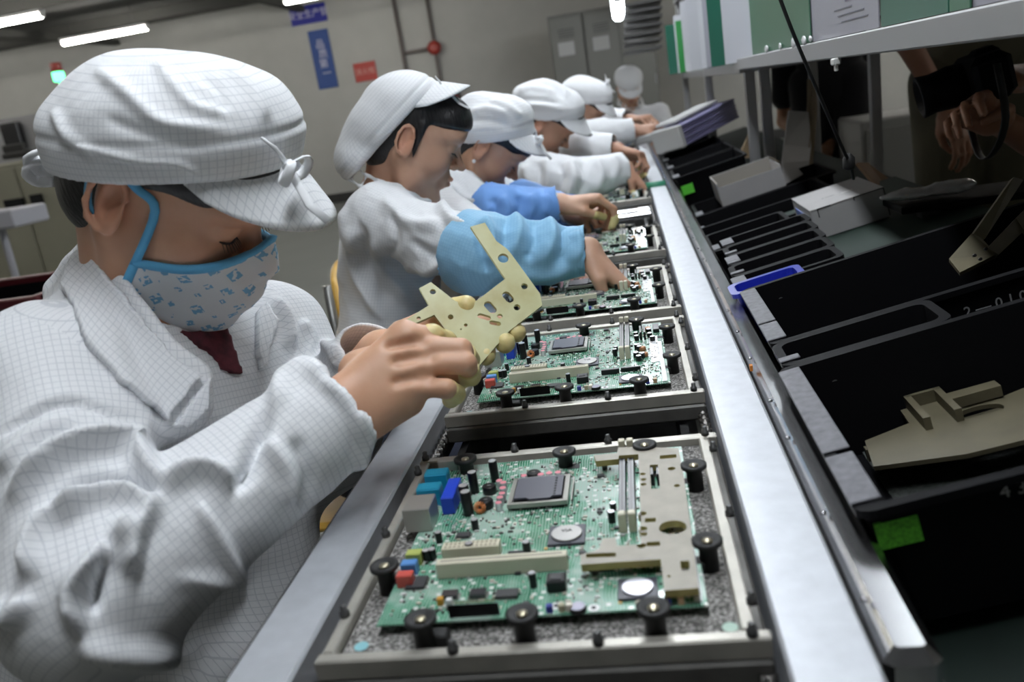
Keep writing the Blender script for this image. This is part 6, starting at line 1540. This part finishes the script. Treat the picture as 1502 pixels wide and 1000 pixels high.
# ================================================================== VISITORS BEHIND THE RACK
khaki = cloth_mat('khaki_cloth', (.13, .12, .08), (.10, .095, .065), w=.1, rough=.9); blackc = cloth_mat('black_cloth', (.006, .006, .008), (.004, .004, .005), w=.1, rough=.9)
def visitor(p, fwd, label, cm, arms, skin_c, seed):
    fw = np.array(fwd, float); fw /= np.linalg.norm(fw); lt = np.cross((0, 0, 1), fw); p = np.array(p, float)
    t = thing('person', (p[0], p[1], 0), label, 'person'); hd = Head(p + fw * .07 + (0, 0, 1.56), fw * .9 + np.array((0, 0, -.45)), fw * .45 + np.array((0, 0, .9)), 1.05)
    Jd = dict(hd=hd, neck=p + (0, 0, 1.42), chest=p + (0, 0, 1.22), pelvis=p + (0, 0, .95), shN=p - lt * .19 + (0, 0, 1.36), shF=p + lt * .19 + (0, 0, 1.36), fwd=fw)
    (Jd['elN'], Jd['wrN']), (Jd['elF'], Jd['wrF']) = arms
    S_ = SDF(); body_base(Jd, S_); hd.sculpt(S_)
    for sd, si in (('N', -1), ('F', 1)):
        wr, el = np.array(Jd['wr' + sd]), np.array(Jd['el' + sd]); d = (wr - el) / np.linalg.norm(wr - el); hand(S_, wr + d * .005, d, (0, 0, 1) if seed < 80 else -lt * si * .5 + np.array((0, 0, .8)), si * (1 if seed < 80 else 1), (25, 35, 20))
    for s_ in (-1, 1):
        h_ = p + lt * s_ * .09 + (0, 0, .92); S_.cone(h_, h_ + (0, 0, -.42), .075, .055, .03); S_.cone(h_ + (0, 0, -.42), (h_[0], h_[1], .09), .052, .040, .02)
    V, Q = S_.mesh(.006); V = relax(V, Q, 2); quadmesh('body', V, Q, skin, t, attr={'tone': hd.tone(V, skin_c)})
    S2 = SDF(); S2.cone(Jd['shN'], Jd['shF'], .065, .065, .03); S2.cone(Jd['chest'], Jd['pelvis'], .14, .15, .05, flat=(fw, .75)); S2.cone(Jd['neck'] - np.array((0, 0, .03)), Jd['chest'], .06, .11, .04)
    for sd in 'NF':
        sh, el = np.array(Jd['sh' + sd]), np.array(Jd['el' + sd]); S2.cone(sh, lerp(sh, el, .8), .062, .062, .03)
    V, Q = S2.mesh(.009); V = relax(V, Q, 2); V = wrinkle(V, normals(V, Q), .006, 15, seed=seed); quadmesh('shirt', V, Q, cm, t, bone_uv(V, Q, [(Jd['pelvis'], Jd['neck'], fw, .14)]))
    S3 = SDF()
    for s_ in (-1, 1):
        h_ = p + lt * s_ * .09 + (0, 0, .96); S3.cone(h_, h_ + (0, 0, -.46), .10, .075, .04); S3.cone(h_ + (0, 0, -.46), (h_[0], h_[1], .10), .075, .065, .03)
    V, Q = S3.mesh(.012); quadmesh('trousers', relax(V, Q, 2), Q, khaki if cm is khaki else blackc, t)
    for s_ in (-1, 1):
        b = MB(); f_ = p * (1, 1, 0) + lt * s_ * .09; b.tube([f_ - fw * .08 + (0, 0, .05), f_ + (0, 0, .06), f_ + fw * .1 + (0, 0, .045), f_ + fw * .18 + (0, 0, .03)], [.04, .045, .045, .03], 12); b.build('shoe', blk2, t)
    S4 = SDF(); S4.ell(hd.w(-.014, 0, .042), (.103, .083, .088), hd.R, .01); S4.ell(hd.w(.09, 0, -.04), (.07, .10, .07), hd.R, .01, 's'); S4.box(hd.w(0, 0, -.25), (.2, .2, .2), hd.R, .002, .02, 's')
    V, Q = S4.mesh(.006); quadmesh('hair', relax(V, Q, 2), Q, hair_m, t); return t, Jd
visitor((1.02, 2.72, 0), (-.25, -1, 0), 'visitor in khaki clothes standing behind the rack with arms down', khaki, (((.79, 2.62, 1.10), (.84, 2.45, .90)), ((1.29, 2.65, 1.10), (1.27, 2.48, .90))), (.34, .17, .10), 71)
visitor((.97, 4.35, 0), (-.35, -.94, 0), 'visitor in a black shirt with bare forearms behind the white boxes', blackc, ((P(1150, 178, 4.25), P(1192, 212, 4.05)), (P(1262, 180, 4.2), P(1215, 214, 4.05))), (.36, .19, .11), 72)
visitor((1.02, 1.72, 0), (-.9, -.35, 0), 'visitor in black holding a camera, mostly beyond the right edge', blackc, ((P(1600, 140, 1.75), P(1500, 112, 1.52)), (P(1570, 240, 1.60), P(1462, 176, 1.44))), (.40, .20, .12), 90)
t = thing('camera', tuple(P(1440, 100, 1.35)), 'black camera with a strap in the visitor\'s hands at the upper right', 'camera'); q = P(1442, 112, 1.42); R_ = frame((-.95, .1, -.2), (0, 0, 1))
b = MB(); b.box(q, (.06, .14, .075), R_, bev=.012); b.box(q + (0, 0, .036), (.04, .05, .02), R_, bev=.008); b.build('camera_body', blk, t)
MB().lathe(q + R_[:, 0] * .03, [(.034, 0), (.036, .02), (.033, .05), (.036, .07), (.030, .072), (.026, .06)], R_[:, 0], 20).build('lens', blk, t)
MB().lathe(q + R_[:, 0] * .09, [(.026, 0), (.022, .003)], R_[:, 0], 20).build('front_glass', mat('lens_glass', (.01, .01, .02), .15, spec=.5), t)
MB().tube(spl([q + R_[:, 1] * .075 + (0, 0, .02), q + R_[:, 1] * .12 + (0, 0, -.06), q + R_[:, 1] * .06 + (0, 0, -.12), q + (0, .02, -.13), q - R_[:, 1] * .1 + (0, 0, -.05), q - R_[:, 1] * .075 + (0, 0, .02)], 24), .006, 8, .3).build('strap', blk2, t)
# pale things far behind the visitors
t = thing('pale_cabinet', (2.0, 4.2, 0), 'pale blurred cabinet on the floor behind the visitors', 'cabinet')
p0 = P(1262, 178, 3.6); p1 = P(1345, 250, 3.6); MB().box2((p0[0], p0[1], .02), (p1[0] + .1, p0[1] + .4, p0[2]), bev=.01).build('cabinet_body', mat('cabinet_pale', (.35, .35, .34), .6), t)
MB().box2((p0[0] + .02, p0[1] - .012, .08), (p1[0] + .08, p0[1] - .0005, p0[2] - .04), bev=.003).build('door', mat('cabinet_door_pale', (.30, .30, .29), .6), t)
t = thing('grey_post', tuple(P(1480, 250, 2.6)), 'grey square post standing on the floor at the right edge', 'post'); q = P(1480, 240, 2.6)
MB().box2((q[0] - .022, q[1] - .022, .001), (q[0] + .022, q[1] + .022, ZC - .002)).build('post', mat('post_grey', (.12, .12, .11), .6), t)
